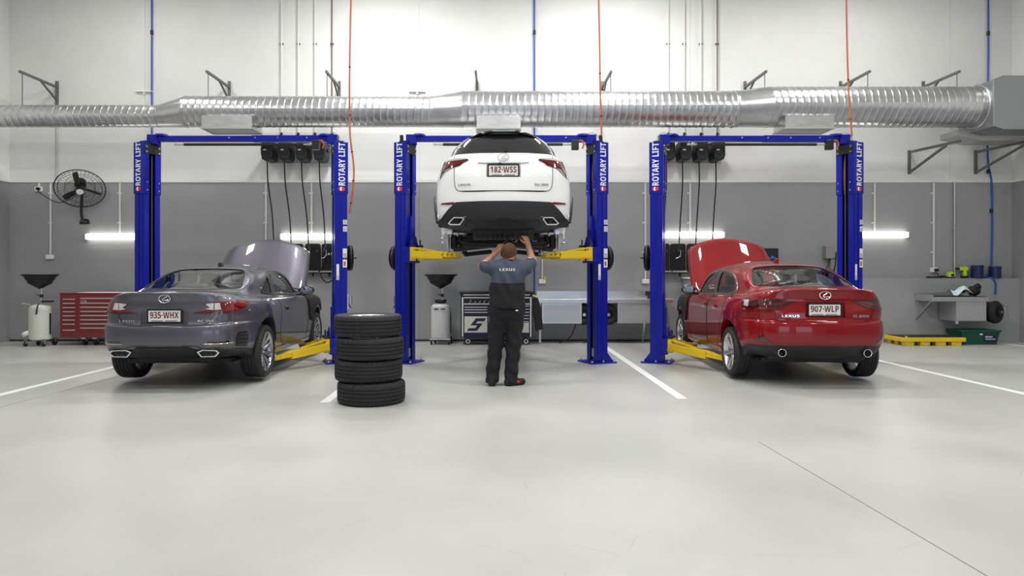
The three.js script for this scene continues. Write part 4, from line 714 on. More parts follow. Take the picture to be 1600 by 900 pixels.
function makeCar(o) {
  const t = thing('car', o.label, 'car', o.pos, o.turn), P = o.paint;
  const raw = skin(o.rows), S = new Skin(raw);
  const cutters = []; for (const s of [1, -1]) for (const z of [0, -o.wb]) cutters.push(arch(z, o.archY, o.archR, s));
  if (o.hollow) {
    cutters.push(skin(inset(o.rows.slice(-3), o.floorY), 5, 5));
    cutters.push(prismZ(o.rearGlass, -1.1, 1.2), prismZ(o.windscreen, -4, -1.45)); for (const q of o.sideGlass) { cutters.push(prismX(q, .38, 1.2)); cutters.push(prismX(q, -1.2, -.38)); }
    cutters.push(bx(-.6, .6, .45, 1.2, -3.35, -2.6));
  }
  if (o.recess) cutters.push(bx(...o.recess));
  let body = cut(raw, cutters);
  if (o.lower) { // dark lower bumper: the skin below one of its own loops
    const [ri, zmin, mat] = o.lower, grid = netSurface(o.rows, 7, 6).map(c => c[ri * 6]), g = body.index ? body.toNonIndexed() : body, A = [[], []], N = [[], []], pp = g.attributes.position.array, nn = g.attributes.normal.array;
    for (let i = 0; i < pp.length; i += 9) { const x = Math.abs(pp[i] + pp[i + 3] + pp[i + 6]) / 3, y = (pp[i + 1] + pp[i + 4] + pp[i + 7]) / 3, z = (pp[i + 2] + pp[i + 5] + pp[i + 8]) / 3; let k = 0; if (z > zmin) { let b = 9, q; for (const p of grid) { const d = (p[0] - x) ** 2 + (p[2] - z) ** 2; if (d < b) { b = d; q = p; } } if (y < q[1] + .001) k = 1; } for (let j = 0; j < 9; j++) { A[k].push(pp[i + j]); N[k].push(nn[i + j]); } }
    const mk = k => { const r = new THREE.BufferGeometry(); r.setAttribute('position', new THREE.Float32BufferAttribute(A[k], 3)); r.setAttribute('normal', new THREE.Float32BufferAttribute(N[k], 3)); return r; };
    part(t, 'lower_bumper', mk(1), mat, 'dark lower bumper'); body = mk(0);
  }
  part(t, 'body', body, P);
  if (o.hollow) {
    part(t, 'rear_window', S.patch('rear', o.rearGlass, -.006, .004, .06), M.glass); part(t, 'windscreen', S.patch('front', o.windscreen, -.006, .004, .08), M.glass);
    for (const v of ['right', 'left']) { for (const q of o.sideGlass) part(t, 'side_window', S.patch(v, q, -.01, .004, .08), M.glass); for (const q of o.pillars ?? []) part(t, 'pillar_trim', S.patch(v, q, .003, .02, .08), M.gloss); part(t, 'window_trim', S.line(v, o.dloLine, .006, .003, 8, true), o.dloMat ?? M.gloss); const cz = o.dloLine.reduce((a, p) => a + p[0], 0) / o.dloLine.length; part(t, 'window_frame', S.line(v, o.dloLine.map(([z, y]) => [cz + (z - cz) * .982, 1.13 + (y - 1.13) * .9]), .02, -.013, 8, true), M.gloss); }
    part(t, 'rear_window_seal', S.line('rear', o.rearGlass, .007, .0, 5, true), M.trim);
    seatRow(t, -.62, [-.36, .36], .52, .56); seatRow(t, -1.5, [-.38, .38], .48, .5);
    part(t, 'parcel_shelf', box(1.1, .02, .4, 0, o.rows.at(-3)[0][1] - .09, -.2), M.seat); part(t, 'dashboard', box(1.25, .2, .4, 0, .86, -2.1, .06), M.seat);
    const sw = part(t, 'steering_wheel', new THREE.TorusGeometry(.18, .016, 8, 32).rotateX(-.35).translate(.38, .92, -1.82), M.seat); part(sw, 'column', rod(V(.38, .92, -1.82), V(.38, .86, -2), .03), M.seat);
    part(t, 'rear_mirror', box(.22, .06, .02, 0, o.rows.at(-2)[0][1] - .1, -1.72, .01), M.seat);
  }
  return [t, S];
}
function doorLine(t, S, views, pts, mat = M.gap) { for (const v of views) part(t, 'door_gap', S.line(v, pts, .0035, .0005, 10, true), mat); }
function mirror(t, side, x, y, z, mat) {
  const m = part(t, 'door_mirror', (() => { const g = new THREE.SphereGeometry(1, 20, 14), p = g.attributes.position; for (let i = 0; i < p.count; i++) { let X = p.getX(i), Y = p.getY(i), Z = p.getZ(i); if (Z > .35) Z = .35 + (Z - .35) * .05; p.setXYZ(i, X * .115 + Math.sign(side) * .02, Y * .078, Z * .1); } g.computeVertexNormals(); return g.translate(side * (x + .12), y, z); })(), mat);
  part(m, 'mirror_glass', extr((() => { const a = []; for (let i = 0; i < 24; i++) a.push([.092 * Math.cos(i / 12 * Math.PI), .06 * Math.sin(i / 12 * Math.PI)]); return a; })(), .003).translate(side * (x + .14), y, z + .037), std(rgb(.35, .36, .38), .06, 1));
  part(m, 'mirror_stalk', rod(V(side * (x - .03), y - .06, z - .02), V(side * (x + .08), y - .04, z - .02), .022, 8), mat);
}
function bonnet(t, mat, w, L, hinge, ang, crown, under) {   // open, hinged at the cowl
  const N = 24, K = 18, pos = [], idx = []; const pt = (u, v, d) => { // u -1..1 across, v 0..1 from hinge to nose
    const hw = w * (1 - .09 * v * v), x = u * hw; let h = crown * (1 - u * u * (.6 + .4 * u * u)) - .05 * v * v + .012 * Math.exp(-Math.pow((Math.abs(u) - .72) / .12, 2)); if (Math.abs(u) > .93) h -= (Math.abs(u) - .93) / .07 * .045; const l = v * L * (1 - .13 * u * u); const nose = v > .94 ? (v - .94) / .06 * .05 : 0; return [x, h - nose - d, -l]; };
  for (const d of [0, .02]) for (let j = 0; j <= K; j++) for (let i = 0; i <= N; i++) { const p = pt(-1 + 2 * i / N, j / K, d); pos.push(...p); }
  const n = (N + 1) * (K + 1); for (let j = 0; j < K; j++) for (let i = 0; i < N; i++) { const a = j * (N + 1) + i, b = a + N + 1; idx.push(a, a + 1, b, a + 1, b + 1, b, n + a, n + b, n + a + 1, n + a + 1, n + b, n + b + 1); }
  const edge = []; for (let i = 0; i < N; i++) edge.push([i, i + 1]); for (let j = 0; j < K; j++) edge.push([j * (N + 1) + N, (j + 1) * (N + 1) + N]); for (let i = N; i > 0; i--) edge.push([K * (N + 1) + i, K * (N + 1) + i - 1]); for (let j = K; j > 0; j--) edge.push([j * (N + 1), (j - 1) * (N + 1)]);
  for (const [a, b] of edge) idx.push(a, n + a, b, b, n + a, n + b);
  const g = new THREE.BufferGeometry(); g.setAttribute('position', new THREE.Float32BufferAttribute(pos, 3)); g.setIndex(idx); const q = toCreasedNormals(g, .7).rotateX(ang).translate(...hinge);
  const m = part(t, 'bonnet', q, mat, 'raised bonnet');
  const st = V(.55, hinge[1] - .1, hinge[2] - .5); part(m, 'gas_strut', rod(st, V(.55, hinge[1] + Math.sin(ang) * .55 - .03, hinge[2] - Math.cos(ang) * .55), .012, 8), M.black); part(m, 'gas_strut', rod(st.clone().setX(-.55), V(-.55, hinge[1] + Math.sin(ang) * .55 - .03, hinge[2] - Math.cos(ang) * .55), .012, 8), M.black);
  return m;
}

// ---------------------------------------------------------------- grey coupe
{
  const rows = [
    spineRow(.62, -3.4, .21),
    loopRow({ zT: .80, w: .85, y: [.30, .27, .2, .18, .2], xs: [.4, .64, .74] }),
    loopRow({ zT: .93, w: .89, y: [.385, .37, .3, .24, .28], xs: [.42, .68, .80], zN: -3.64 }),
    loopRow({ zT: .965, w: .915, y: [.52, .5, .46, .42, .42], xs: [.42, .68, .815], zN: -3.66 }),
    loopRow({ zT: .95, w: .922, y: [.65, .66, .64, .6, .55], xs: [.42, .68, .82], zN: -3.64 }),
    loopRow({ zT: .905, w: .923, y: [.675, .69, .665, .63, .57], xs: [.42, .68, .812], zN: -3.63 }),
    loopRow({ zT: .88, w: .92, y: [.78, .785, .77, .73, .65], xs: [.42, .68, .81], bow: [.02, .1, .3], zN: -3.58 }),
    loopRow({ zT: .86, w: .895, y: [.92, .91, .885, .845, .72], xs: [.42, .67, .785], bow: [.02, .1, .3], zN: -3.5, ws: [.945, 1, .975, .97, .975, .985] }),
    loopRow({ zT: .885, w: .845, y: [1.03, .965, .935, .9, .78], xs: [.42, .645, .735], bow: [.04, .17, .36], zN: -3.38, ws: [.93, 1, .985, .985, .985, .96], dyF: -.01 }),
    [[0, 1.06, .42], [.3, 1.055, .40], [.58, 1.035, .32], [.675, 1.005, .18], [.715, .975, -.05], [.745, .955, -.35], [.76, .945, -.75], [.77, .93, -1.25], [.77, .915, -1.75], [.72, .93, -2.2], [.58, .97, -2.36], [.3, 1.0, -2.46], [0, 1.01, -2.48]],
    [[0, 1.335, -.6], [.24, 1.33, -.58], [.45, 1.308, -.52], [.53, 1.28, -.5], [.545, 1.275, -.64], [.555, 1.295, -.87], [.56, 1.31, -1.1], [.56, 1.31, -1.35], [.56, 1.295, -1.6], [.55, 1.265, -1.75], [.45, 1.285, -1.78], [.25, 1.31, -1.78], [0, 1.32, -1.78]],
    spineRow(-.7, -1.7, [1.352, 1.353, 1.358, 1.364, 1.372, 1.382, 1.389, 1.392, 1.39, 1.38, 1.36, 1.345, 1.336]),
  ];
  const rearGlass = [[-.55, 1.072], [.55, 1.072], [.6, 1.085], [.58, 1.13], [.49, 1.26], [.43, 1.3], [.2, 1.318], [-.2, 1.318], [-.43, 1.3], [-.49, 1.26], [-.58, 1.13], [-.6, 1.085]];
  const side1 = [[-2.02, .958], [-1.2, .965], [-.84, .975], [-.92, 1.235], [-1.25, 1.275], [-1.52, 1.262], [-1.7, 1.215]], side2 = [[-.78, .98], [-.52, .99], [-.4, 1.02], [-.58, 1.13], [-.85, 1.228]];
  const [t, S] = makeCar({ label: 'dark grey two-door coupe with its bonnet up on the left lift', pos: [-3.85, .12, -8.77], turn: .026, paint: M.paintGrey, rows, wb: 2.73, archY: .33, archR: .372, recess: [-.27, .27, .67, .885, .868, 1.2], lower: [2, .2, M.trim], hollow: true, floorY: .42,
    rearGlass, windscreen: [[-.6, 1.0], [.6, 1.0], [.58, 1.05], [.46, 1.27], [.3, 1.295], [-.3, 1.295], [-.46, 1.27], [-.58, 1.05]], sideGlass: [side1, side2], pillars: [[[-.9, .965], [-.74, .97], [-.81, 1.24], [-.95, 1.252]]],
    dloLine: [[-2.08, .95], [-1.2, .957], [-.55, .975], [-.36, 1.01], [-.56, 1.15], [-.9, 1.258], [-1.25, 1.29], [-1.54, 1.276], [-1.74, 1.22]] });
  const ty = tyreGeo(.335, .265, .25), ri = rimGeo(.25, .24, 10, .11, .03);
  for (const s of [1, -1]) { wheel(t, ty, ri, M.alloyDark, .335, [s * .785, .262, 0], s, .17); wheel(t, ty, ri, M.alloyDark, .335, [s * .785, .27, -2.73], s, .17); }
  // tail lamps: L-shaped, wrapping round the corner
  for (const s of [1, -1]) {
    const F = p => s > 0 ? p : flip(p), v = s > 0 ? 'right' : 'left';
    const lamp = part(t, 'tail_lamp', S.patch('rear', F([[.31, .80], [.52, .785], [.715, .795], [.75, .87], [.735, .93], [.57, .925], [.43, .905], [.49, .855], [.47, .83]]), .008, .02, .03), M.lampRed);
    part(lamp, 'clear_lens', S.patch('rear', F([[.455, .84], [.54, .83], [.54, .912], [.46, .902], [.45, .895], [.5, .86]]), .012, .01, .03), M.lampClear); part(lamp, 'reverse_lens', S.patch('rear', F([[.55, .832], [.62, .835], [.6, .912], [.55, .912]]), .012, .01, .03), M.lampClear);
    part(lamp, 'lower_strip', S.patch('rear', F([[.33, .8], [.53, .79], [.7, .8], [.7, .815], [.53, .808]]), .0125, .01, .03), M.lampDark);
    part(lamp, 'side_lens', S.patch(v, [[.7, .80], [.74, .93], [.58, .93], [.44, .92], [.54, .86]], .008, .02, .03), M.lampRed);
    part(t, 'reflector', S.patch('rear', F([[.5, .452], [.7, .452], [.71, .475], [.5, .475]]), .006, .01, .03), M.lampDark);
    part(t, 'reflector_trim', S.line('rear', F([[.46, .445], [.6, .442], [.74, .448]]), .005, .004), M.chrome);
    // bumper corner vent
    const vent = part(t, 'corner_vent', S.patch(v, [[.72, .40], [.55, .38], [.53, .47], [.57, .57], [.7, .57], [.74, .5]], .004, .01, .04), M.trim);
    for (let i = 0; i < 4; i++) part(vent, 'vent_slat', S.line(v, [[.71, .42 + i * .042], [.64, .418 + i * .042], [.56, .41 + i * .042]], .006, .008), M.gloss);
    const ex = part(t, 'exhaust_tip', (g => s > 0 ? g : mirrorX(g))(extr([[-.13, .02], [-.07, .045], [.1, .04], [.13, .01], [.09, -.035], [-.08, -.04]].reverse(), .06, 0, [[[-.105, .014], [-.06, .034], [.085, .03], [.11, .008], [.076, -.026], [-.07, -.03]]])).translate(s * .5, .33, .835), M.chrome);
    part(ex, 'exhaust_bore', extr([[-.1, .012], [-.06, .03], [.08, .026], [.1, .006], [.07, -.024], [-.066, -.028]].map(([x, y]) => [s * x, y]), .02).translate(s * .5, .33, .85), M.black);
    mirror(t, s, .83, 1.0, -1.78, M.gloss);
    doorLine(t, S, [v], [[-.72, .3], [-.62, .45], [-.66, .7], [-.7, .95], [-1.3, .945], [-2.05, .93], [-2.17, .75], [-2.12, .4], [-2.08, .24], [-1.4, .24]]);
    part(t, 'door_handle', S.patch(v, [[-.86, .775], [-1.06, .77], [-1.07, .79], [-1.05, .805], [-.87, .805]], .026, .02, .03), M.paintGrey);
    part(t, 'handle_recess', S.patch(v, [[-.88, .74], [-1.04, .735], [-1.06, .79], [-.88, .795]], .002, .006, .03), M.trim);
    part(t, 'side_skirt', S.patch(v, [[-.42, .2], [-2.3, .19], [-2.28, .235], [-.42, .26]], .018, .03, .08), M.paintGrey);
    part(t, 'arch_gap', S.line(v, [[.37, .36], [.3, .56], [.15, .69], [0, .72], [-.16, .69], [-.3, .56], [-.38, .36]], .005, .003), M.gap);
    const fc = part(t, 'fender_cover', S.patch(v, [[-2.18, .9], [-3.1, .86], [-3.12, .62], [-2.85, .74], [-2.62, .73], [-2.45, .62], [-2.3, .5], [-2.2, .62]], .022, .03, .06), M.rubber, 'black protective cover over the front wing');
    part(fc, 'cover_flap', S.patch('top', [[s * .5, -2.3], [s * .83, -2.2], [s * .83, -3.1], [s * .5, -3.1]].map(([x, z]) => [x, z]), .02, .03, .08), M.rubber);
  }
  // boot lid, bumper and plate
  part(t, 'boot_gap', S.line('rear', [[-.66, .92], [-.55, .78], [-.5, .7], [-.44, .665], [0, .66], [.44, .665], [.5, .7], [.55, .78], [.66, .92]], .004, .001), M.gap);
  part(t, 'boot_spoiler', S.patch('rear', [[-.6, .985], [-.3, 1.012], [0, 1.018], [.3, 1.012], [.6, .985], [.6, 1.0], [.3, 1.03], [0, 1.036], [-.3, 1.03], [-.6, 1.0]], .012, .02, .05), M.paintGrey);
  numberPlate(t, '935\u00b7WHX', 0, .765, .885);
  part(t, 'diffuser', S.patch('rear', [[-.36, .31], [.36, .31], [.36, .37], [.3, .41], [-.3, .41], [-.36, .37]], .012, .03, .05), M.trim);
  part(t, 'diffuser_edge', S.line('rear', [[-.78, .36], [-.6, .392], [-.45, .385], [-.37, .418], [0, .42], [.37, .418], [.45, .385], [.6, .392], [.78, .36]], .006, .006), M.gloss);
  emblem(t, [0, .965, .888], .055, -.12); badge(t, S, 'LEXUS', -.43, .705, .2, .03); badge(t, S, 'RC 350', .46, .705, .17, .03);
  part(t, 'roof_antenna', (() => { const g = extr([[-.09, 0], [.07, 0], [.075, .05], [.05, .062]], .03, .008); return g.rotateY(-Math.PI / 2).translate(.015, 1.355, -.86); })(), M.gloss);
  part(t, 'underbody', [bx(-.62, .62, .17, .24, -3.2, .5, .02)], M.under); part(t, 'muffler', [box(.9, .16, .3, 0, .27, .5, .06)], M.under); part(t, 'rear_subframe', [bx(-.55, .55, .22, .3, -.35, .2, .03), rod(V(-.7, .27, 0), V(.7, .27, 0), .03)], M.under);
  bonnet(t, M.paintGrey, .77, 1.04, [0, .98, -2.42], .92, .15);
}
// ---------------------------------------------------------------- red sedan
{
  const rows = [
    spineRow(.58, -3.4, .2),
    loopRow({ zT: .76, w: .83, y: [.315, .28, .2, .18, .2], xs: [.4, .64, .74] }),
    loopRow({ zT: .87, w: .875, y: [.42, .41, .3, .24, .28], xs: [.42, .68, .795], zN: -3.62 }),
    loopRow({ zT: .90, w: .90, y: [.54, .53, .46, .42, .42], xs: [.42, .68, .81], zN: -3.62 }),
    loopRow({ zT: .885, w: .906, y: [.69, .69, .65, .6, .55], xs: [.42, .68, .81], zN: -3.6 }),
    loopRow({ zT: .848, w: .907, y: [.71, .715, .68, .63, .57], xs: [.42, .68, .803], zN: -3.58 }),
    loopRow({ zT: .83, w: .905, y: [.82, .82, .79, .75, .65], xs: [.42, .68, .80], bow: [.02, .1, .29], zN: -3.55 }),
    loopRow({ zT: .80, w: .88, y: [.965, .955, .91, .87, .74], xs: [.42, .66, .775], bow: [.02, .1, .3], zN: -3.48, ws: [.945, 1, .98, .975, .975, .98] }),
    loopRow({ zT: .825, w: .835, y: [1.085, 1.02, .965, .925, .82], xs: [.42, .645, .73], bow: [.04, .16, .35], zN: -3.36, ws: [.935, 1, .99, .985, .985, .96], dyF: -.01 }),
    [[0, 1.11, .46], [.3, 1.105, .44], [.6, 1.085, .37], [.69, 1.05, .24], [.715, 1.005, .02], [.745, .98, -.3], [.76, .965, -.75], [.77, .95, -1.25], [.77, .935, -1.8], [.72, .95, -2.3], [.58, .99, -2.46], [.3, 1.02, -2.56], [0, 1.03, -2.58]],
    [[0, 1.4, -.46], [.25, 1.395, -.44], [.47, 1.365, -.38], [.55, 1.335, -.36], [.575, 1.33, -.5], [.582, 1.355, -.8], [.585, 1.372, -1.1], [.585, 1.372, -1.4], [.58, 1.35, -1.68], [.57, 1.305, -1.84], [.46, 1.325, -1.88], [.25, 1.35, -1.88], [0, 1.36, -1.88]],
    spineRow(-.58, -1.8, [1.42, 1.422, 1.427, 1.434, 1.444, 1.455, 1.461, 1.463, 1.457, 1.44, 1.41, 1.39, 1.38]),
  ];
  const rearGlass = [[-.56, 1.12], [.56, 1.12], [.62, 1.132], [.6, 1.18], [.51, 1.31], [.45, 1.352], [.2, 1.38], [-.2, 1.38], [-.45, 1.352], [-.51, 1.31], [-.6, 1.18], [-.62, 1.132]];
  const side1 = [[-2.1, .975], [-1.4, .985], [-1.18, .99], [-1.22, 1.335], [-1.5, 1.328], [-1.66, 1.3], [-1.8, 1.245]], side2 = [[-1.08, .99], [-.6, 1.0], [-.42, 1.015], [-.3, 1.06], [-.46, 1.19], [-.75, 1.3], [-1.12, 1.333]];
  const [t, S] = makeCar({ label: 'glossy red four-door sedan with its bonnet up on the right lift', pos: [3.95, .1, -8.95], turn: -.042, paint: M.paintRed, rows, wb: 2.8, archY: .32, archR: .352, recess: [-.235, .235, .755, .93, .795, 1.2], lower: [2, .2, M.cladding], hollow: true, floorY: .42,
    rearGlass, windscreen: [[-.6, 1.02], [.6, 1.02], [.58, 1.07], [.47, 1.31], [.3, 1.335], [-.3, 1.335], [-.47, 1.31], [-.58, 1.07]], sideGlass: [side1, side2], pillars: [[[-1.2, .985], [-1.06, .985], [-1.1, 1.325], [-1.24, 1.328]]], dloMat: M.chrome,
    dloLine: [[-2.16, .965], [-1.4, .973], [-.6, .985], [-.36, 1.0], [-.24, 1.055], [-.42, 1.21], [-.75, 1.303], [-1.15, 1.333], [-1.5, 1.326], [-1.7, 1.3], [-1.85, 1.24]] });
  const ty = tyreGeo(.322, .235, .238), ri = rimGeo(.238, .21, 7, 0, .02);
  for (const s of [1, -1]) { wheel(t, ty, ri, M.alloy, .322, [s * .785, .255, 0], s); wheel(t, ty, ri, M.alloy, .322, [s * .785, .262, -2.8], s); }
  for (const s of [1, -1]) {
    const F = p => s > 0 ? p : flip(p), v = s > 0 ? 'right' : 'left';
    const lamp = part(t, 'tail_lamp', S.patch('rear', F([[.32, .945], [.5, .865], [.62, .835], [.765, .84], [.77, .955], [.62, .965], [.45, .965]]), .008, .02, .03), M.lampDark);
    part(lamp, 'upper_strip', S.patch('rear', F([[.4, .94], [.52, .9], [.7, .885], [.7, .9], [.53, .915], [.44, .95]]), .014, .01, .03), M.lampRed); part(lamp, 'lower_strip', S.patch('rear', F([[.5, .872], [.62, .845], [.75, .848], [.75, .86], [.62, .858]]), .014, .01, .03), M.lampRed);
    part(lamp, 'dark_lens', S.patch('rear', F([[.46, .955], [.6, .93], [.7, .93], [.7, .952], [.6, .956]]), .013, .01, .03), M.gloss);
    part(lamp, 'side_lens', S.patch(v, [[.62, .84], [.62, .955], [.5, .965], [.36, .96], [.42, .85]], .008, .02, .03), M.lampDark);
    part(lamp, 'clear_lens', S.patch(v, [[.52, .87], [.46, .875], [.42, .945], [.5, .95]], .014, .01, .03), M.lampClear);
    part(lamp, 'swoosh_strip', S.patch(v, [[.55, .84], [.45, .835], [.34, .79], [.2, .74], [.3, .77], [.44, .81], [.56, .825]], .007, .01, .03), M.lampRed);
    part(t, 'reflector', S.patch('rear', F([[.6, .45], [.74, .455], [.745, .53], [.7, .535], [.68, .5]]), .006, .01, .03), M.lampDark);
    const ex = part(t, 'exhaust_tip', lathe([[.036, 0], [.045, 0], [.05, .01], [.05, .14], [.046, .15], [.04, .14], [.036, .02]], 28).rotateX(Math.PI / 2).translate(s * .5, .33, .68), M.chrome); part(ex, 'exhaust_bore', cyl(.038, .038, .01, 20).rotateX(Math.PI / 2).translate(s * .5, .33, .72), M.black);
    mirror(t, s, .83, 1.02, -1.88, M.gloss);
    doorLine(t, S, [v], [[-1.16, .25], [-1.14, .6], [-1.13, .975], [-1.6, .965], [-2.15, .95], [-2.26, .75], [-2.2, .4], [-2.16, .25], [-1.6, .24]]);
    doorLine(t, S, [v], [[-1.12, .25], [-.7, .25], [-.45, .42], [-.4, .62], [-.3, .72], [-.24, .85], [-.3, .985], [-.7, .985], [-1.11, .98], [-1.11, .6]]);
    for (const z of [-1.0, -.12 - .3]) { part(t, 'door_handle', S.patch(v, [[z - .42, .80], [z - .22, .805], [z - .22, .835], [z - .42, .83]].map(([a, b]) => [a + (z < -.9 ? .02 - .0 : .0), b]), .026, .02, .03), M.paintRed); part(t, 'handle_recess', S.patch(v, [[z - .4, .77], [z - .24, .775], [z - .24, .815], [z - .4, .81]], .002, .006, .03), M.lampDark); }
    part(t, 'side_skirt', S.patch(v, [[-.42, .2], [-2.35, .19], [-2.33, .24], [-.42, .27]], .016, .03, .08), M.paintRed);
    part(t, 'arch_gap', S.line(v, [[.35, .36], [.28, .55], [.14, .66], [0, .685], [-.15, .66], [-.28, .55], [-.36, .36]], .005, .003), M.gap);
    const fc = part(t, 'fender_cover', S.patch(v, [[-2.28, .92], [-3.1, .88], [-3.12, .62], [-2.9, .72], [-2.7, .72], [-2.5, .6], [-2.38, .5], [-2.3, .62]], .022, .03, .06), M.rubber, 'black protective cover over the front wing');
    part(fc, 'cover_flap', S.patch('top', [[s * .5, -2.4], [s * .82, -2.3], [s * .82, -3.1], [s * .5, -3.1]], .02, .03, .08), M.rubber);
  }
  part(t, 'boot_gap', S.line('rear', [[-.72, 1.0], [-.6, .93], [-.57, .8], [-.55, .73], [-.48, .705], [0, .7], [.48, .705], [.55, .73], [.57, .8], [.6, .93], [.72, 1.0]], .004, .001), M.gap);
  part(t, 'boot_spoiler', S.patch('rear', [[-.6, 1.04], [-.3, 1.07], [0, 1.075], [.3, 1.07], [.6, 1.04], [.6, 1.052], [.3, 1.084], [0, 1.09], [-.3, 1.084], [-.6, 1.052]], .012, .02, .05), M.paintRed);
  part(t, 'garnish', S.patch('rear', [[-.33, .93], [.33, .93], [.3, .955], [-.3, .955]], .012, .02, .05), M.paintRed);
  numberPlate(t, '907\u00b7WLP', 0, .843, .812);
  emblem(t, [0, 1.018, .832], .055, -.12); badge(t, S, 'LEXUS', -.4, .77, .2, .03); badge(t, S, 'IS 200t', .42, .77, .2, .03);
  part(t, 'roof_antenna', extr([[-.09, 0], [.07, 0], [.075, .05], [.05, .062]], .03, .008).rotateY(-Math.PI / 2).translate(.015, 1.43, -.78), M.paintRed);
  part(t, 'underbody', [bx(-.62, .62, .17, .24, -3.2, .45, .02)], M.under); part(t, 'muffler', [box(.34, .15, .34, .42, .28, .45, .06)], M.under); part(t, 'muffler', [box(.34, .15, .34, -.42, .28, .45, .06)], M.under); part(t, 'rear_subframe', [bx(-.55, .55, .2, .28, -.35, .2, .03), rod(V(-.7, .26, 0), V(.7, .26, 0), .03)], M.under);
  bonnet(t, M.paintRed, .74, 1.1, [0, 1.0, -2.52], .93, .13);
}
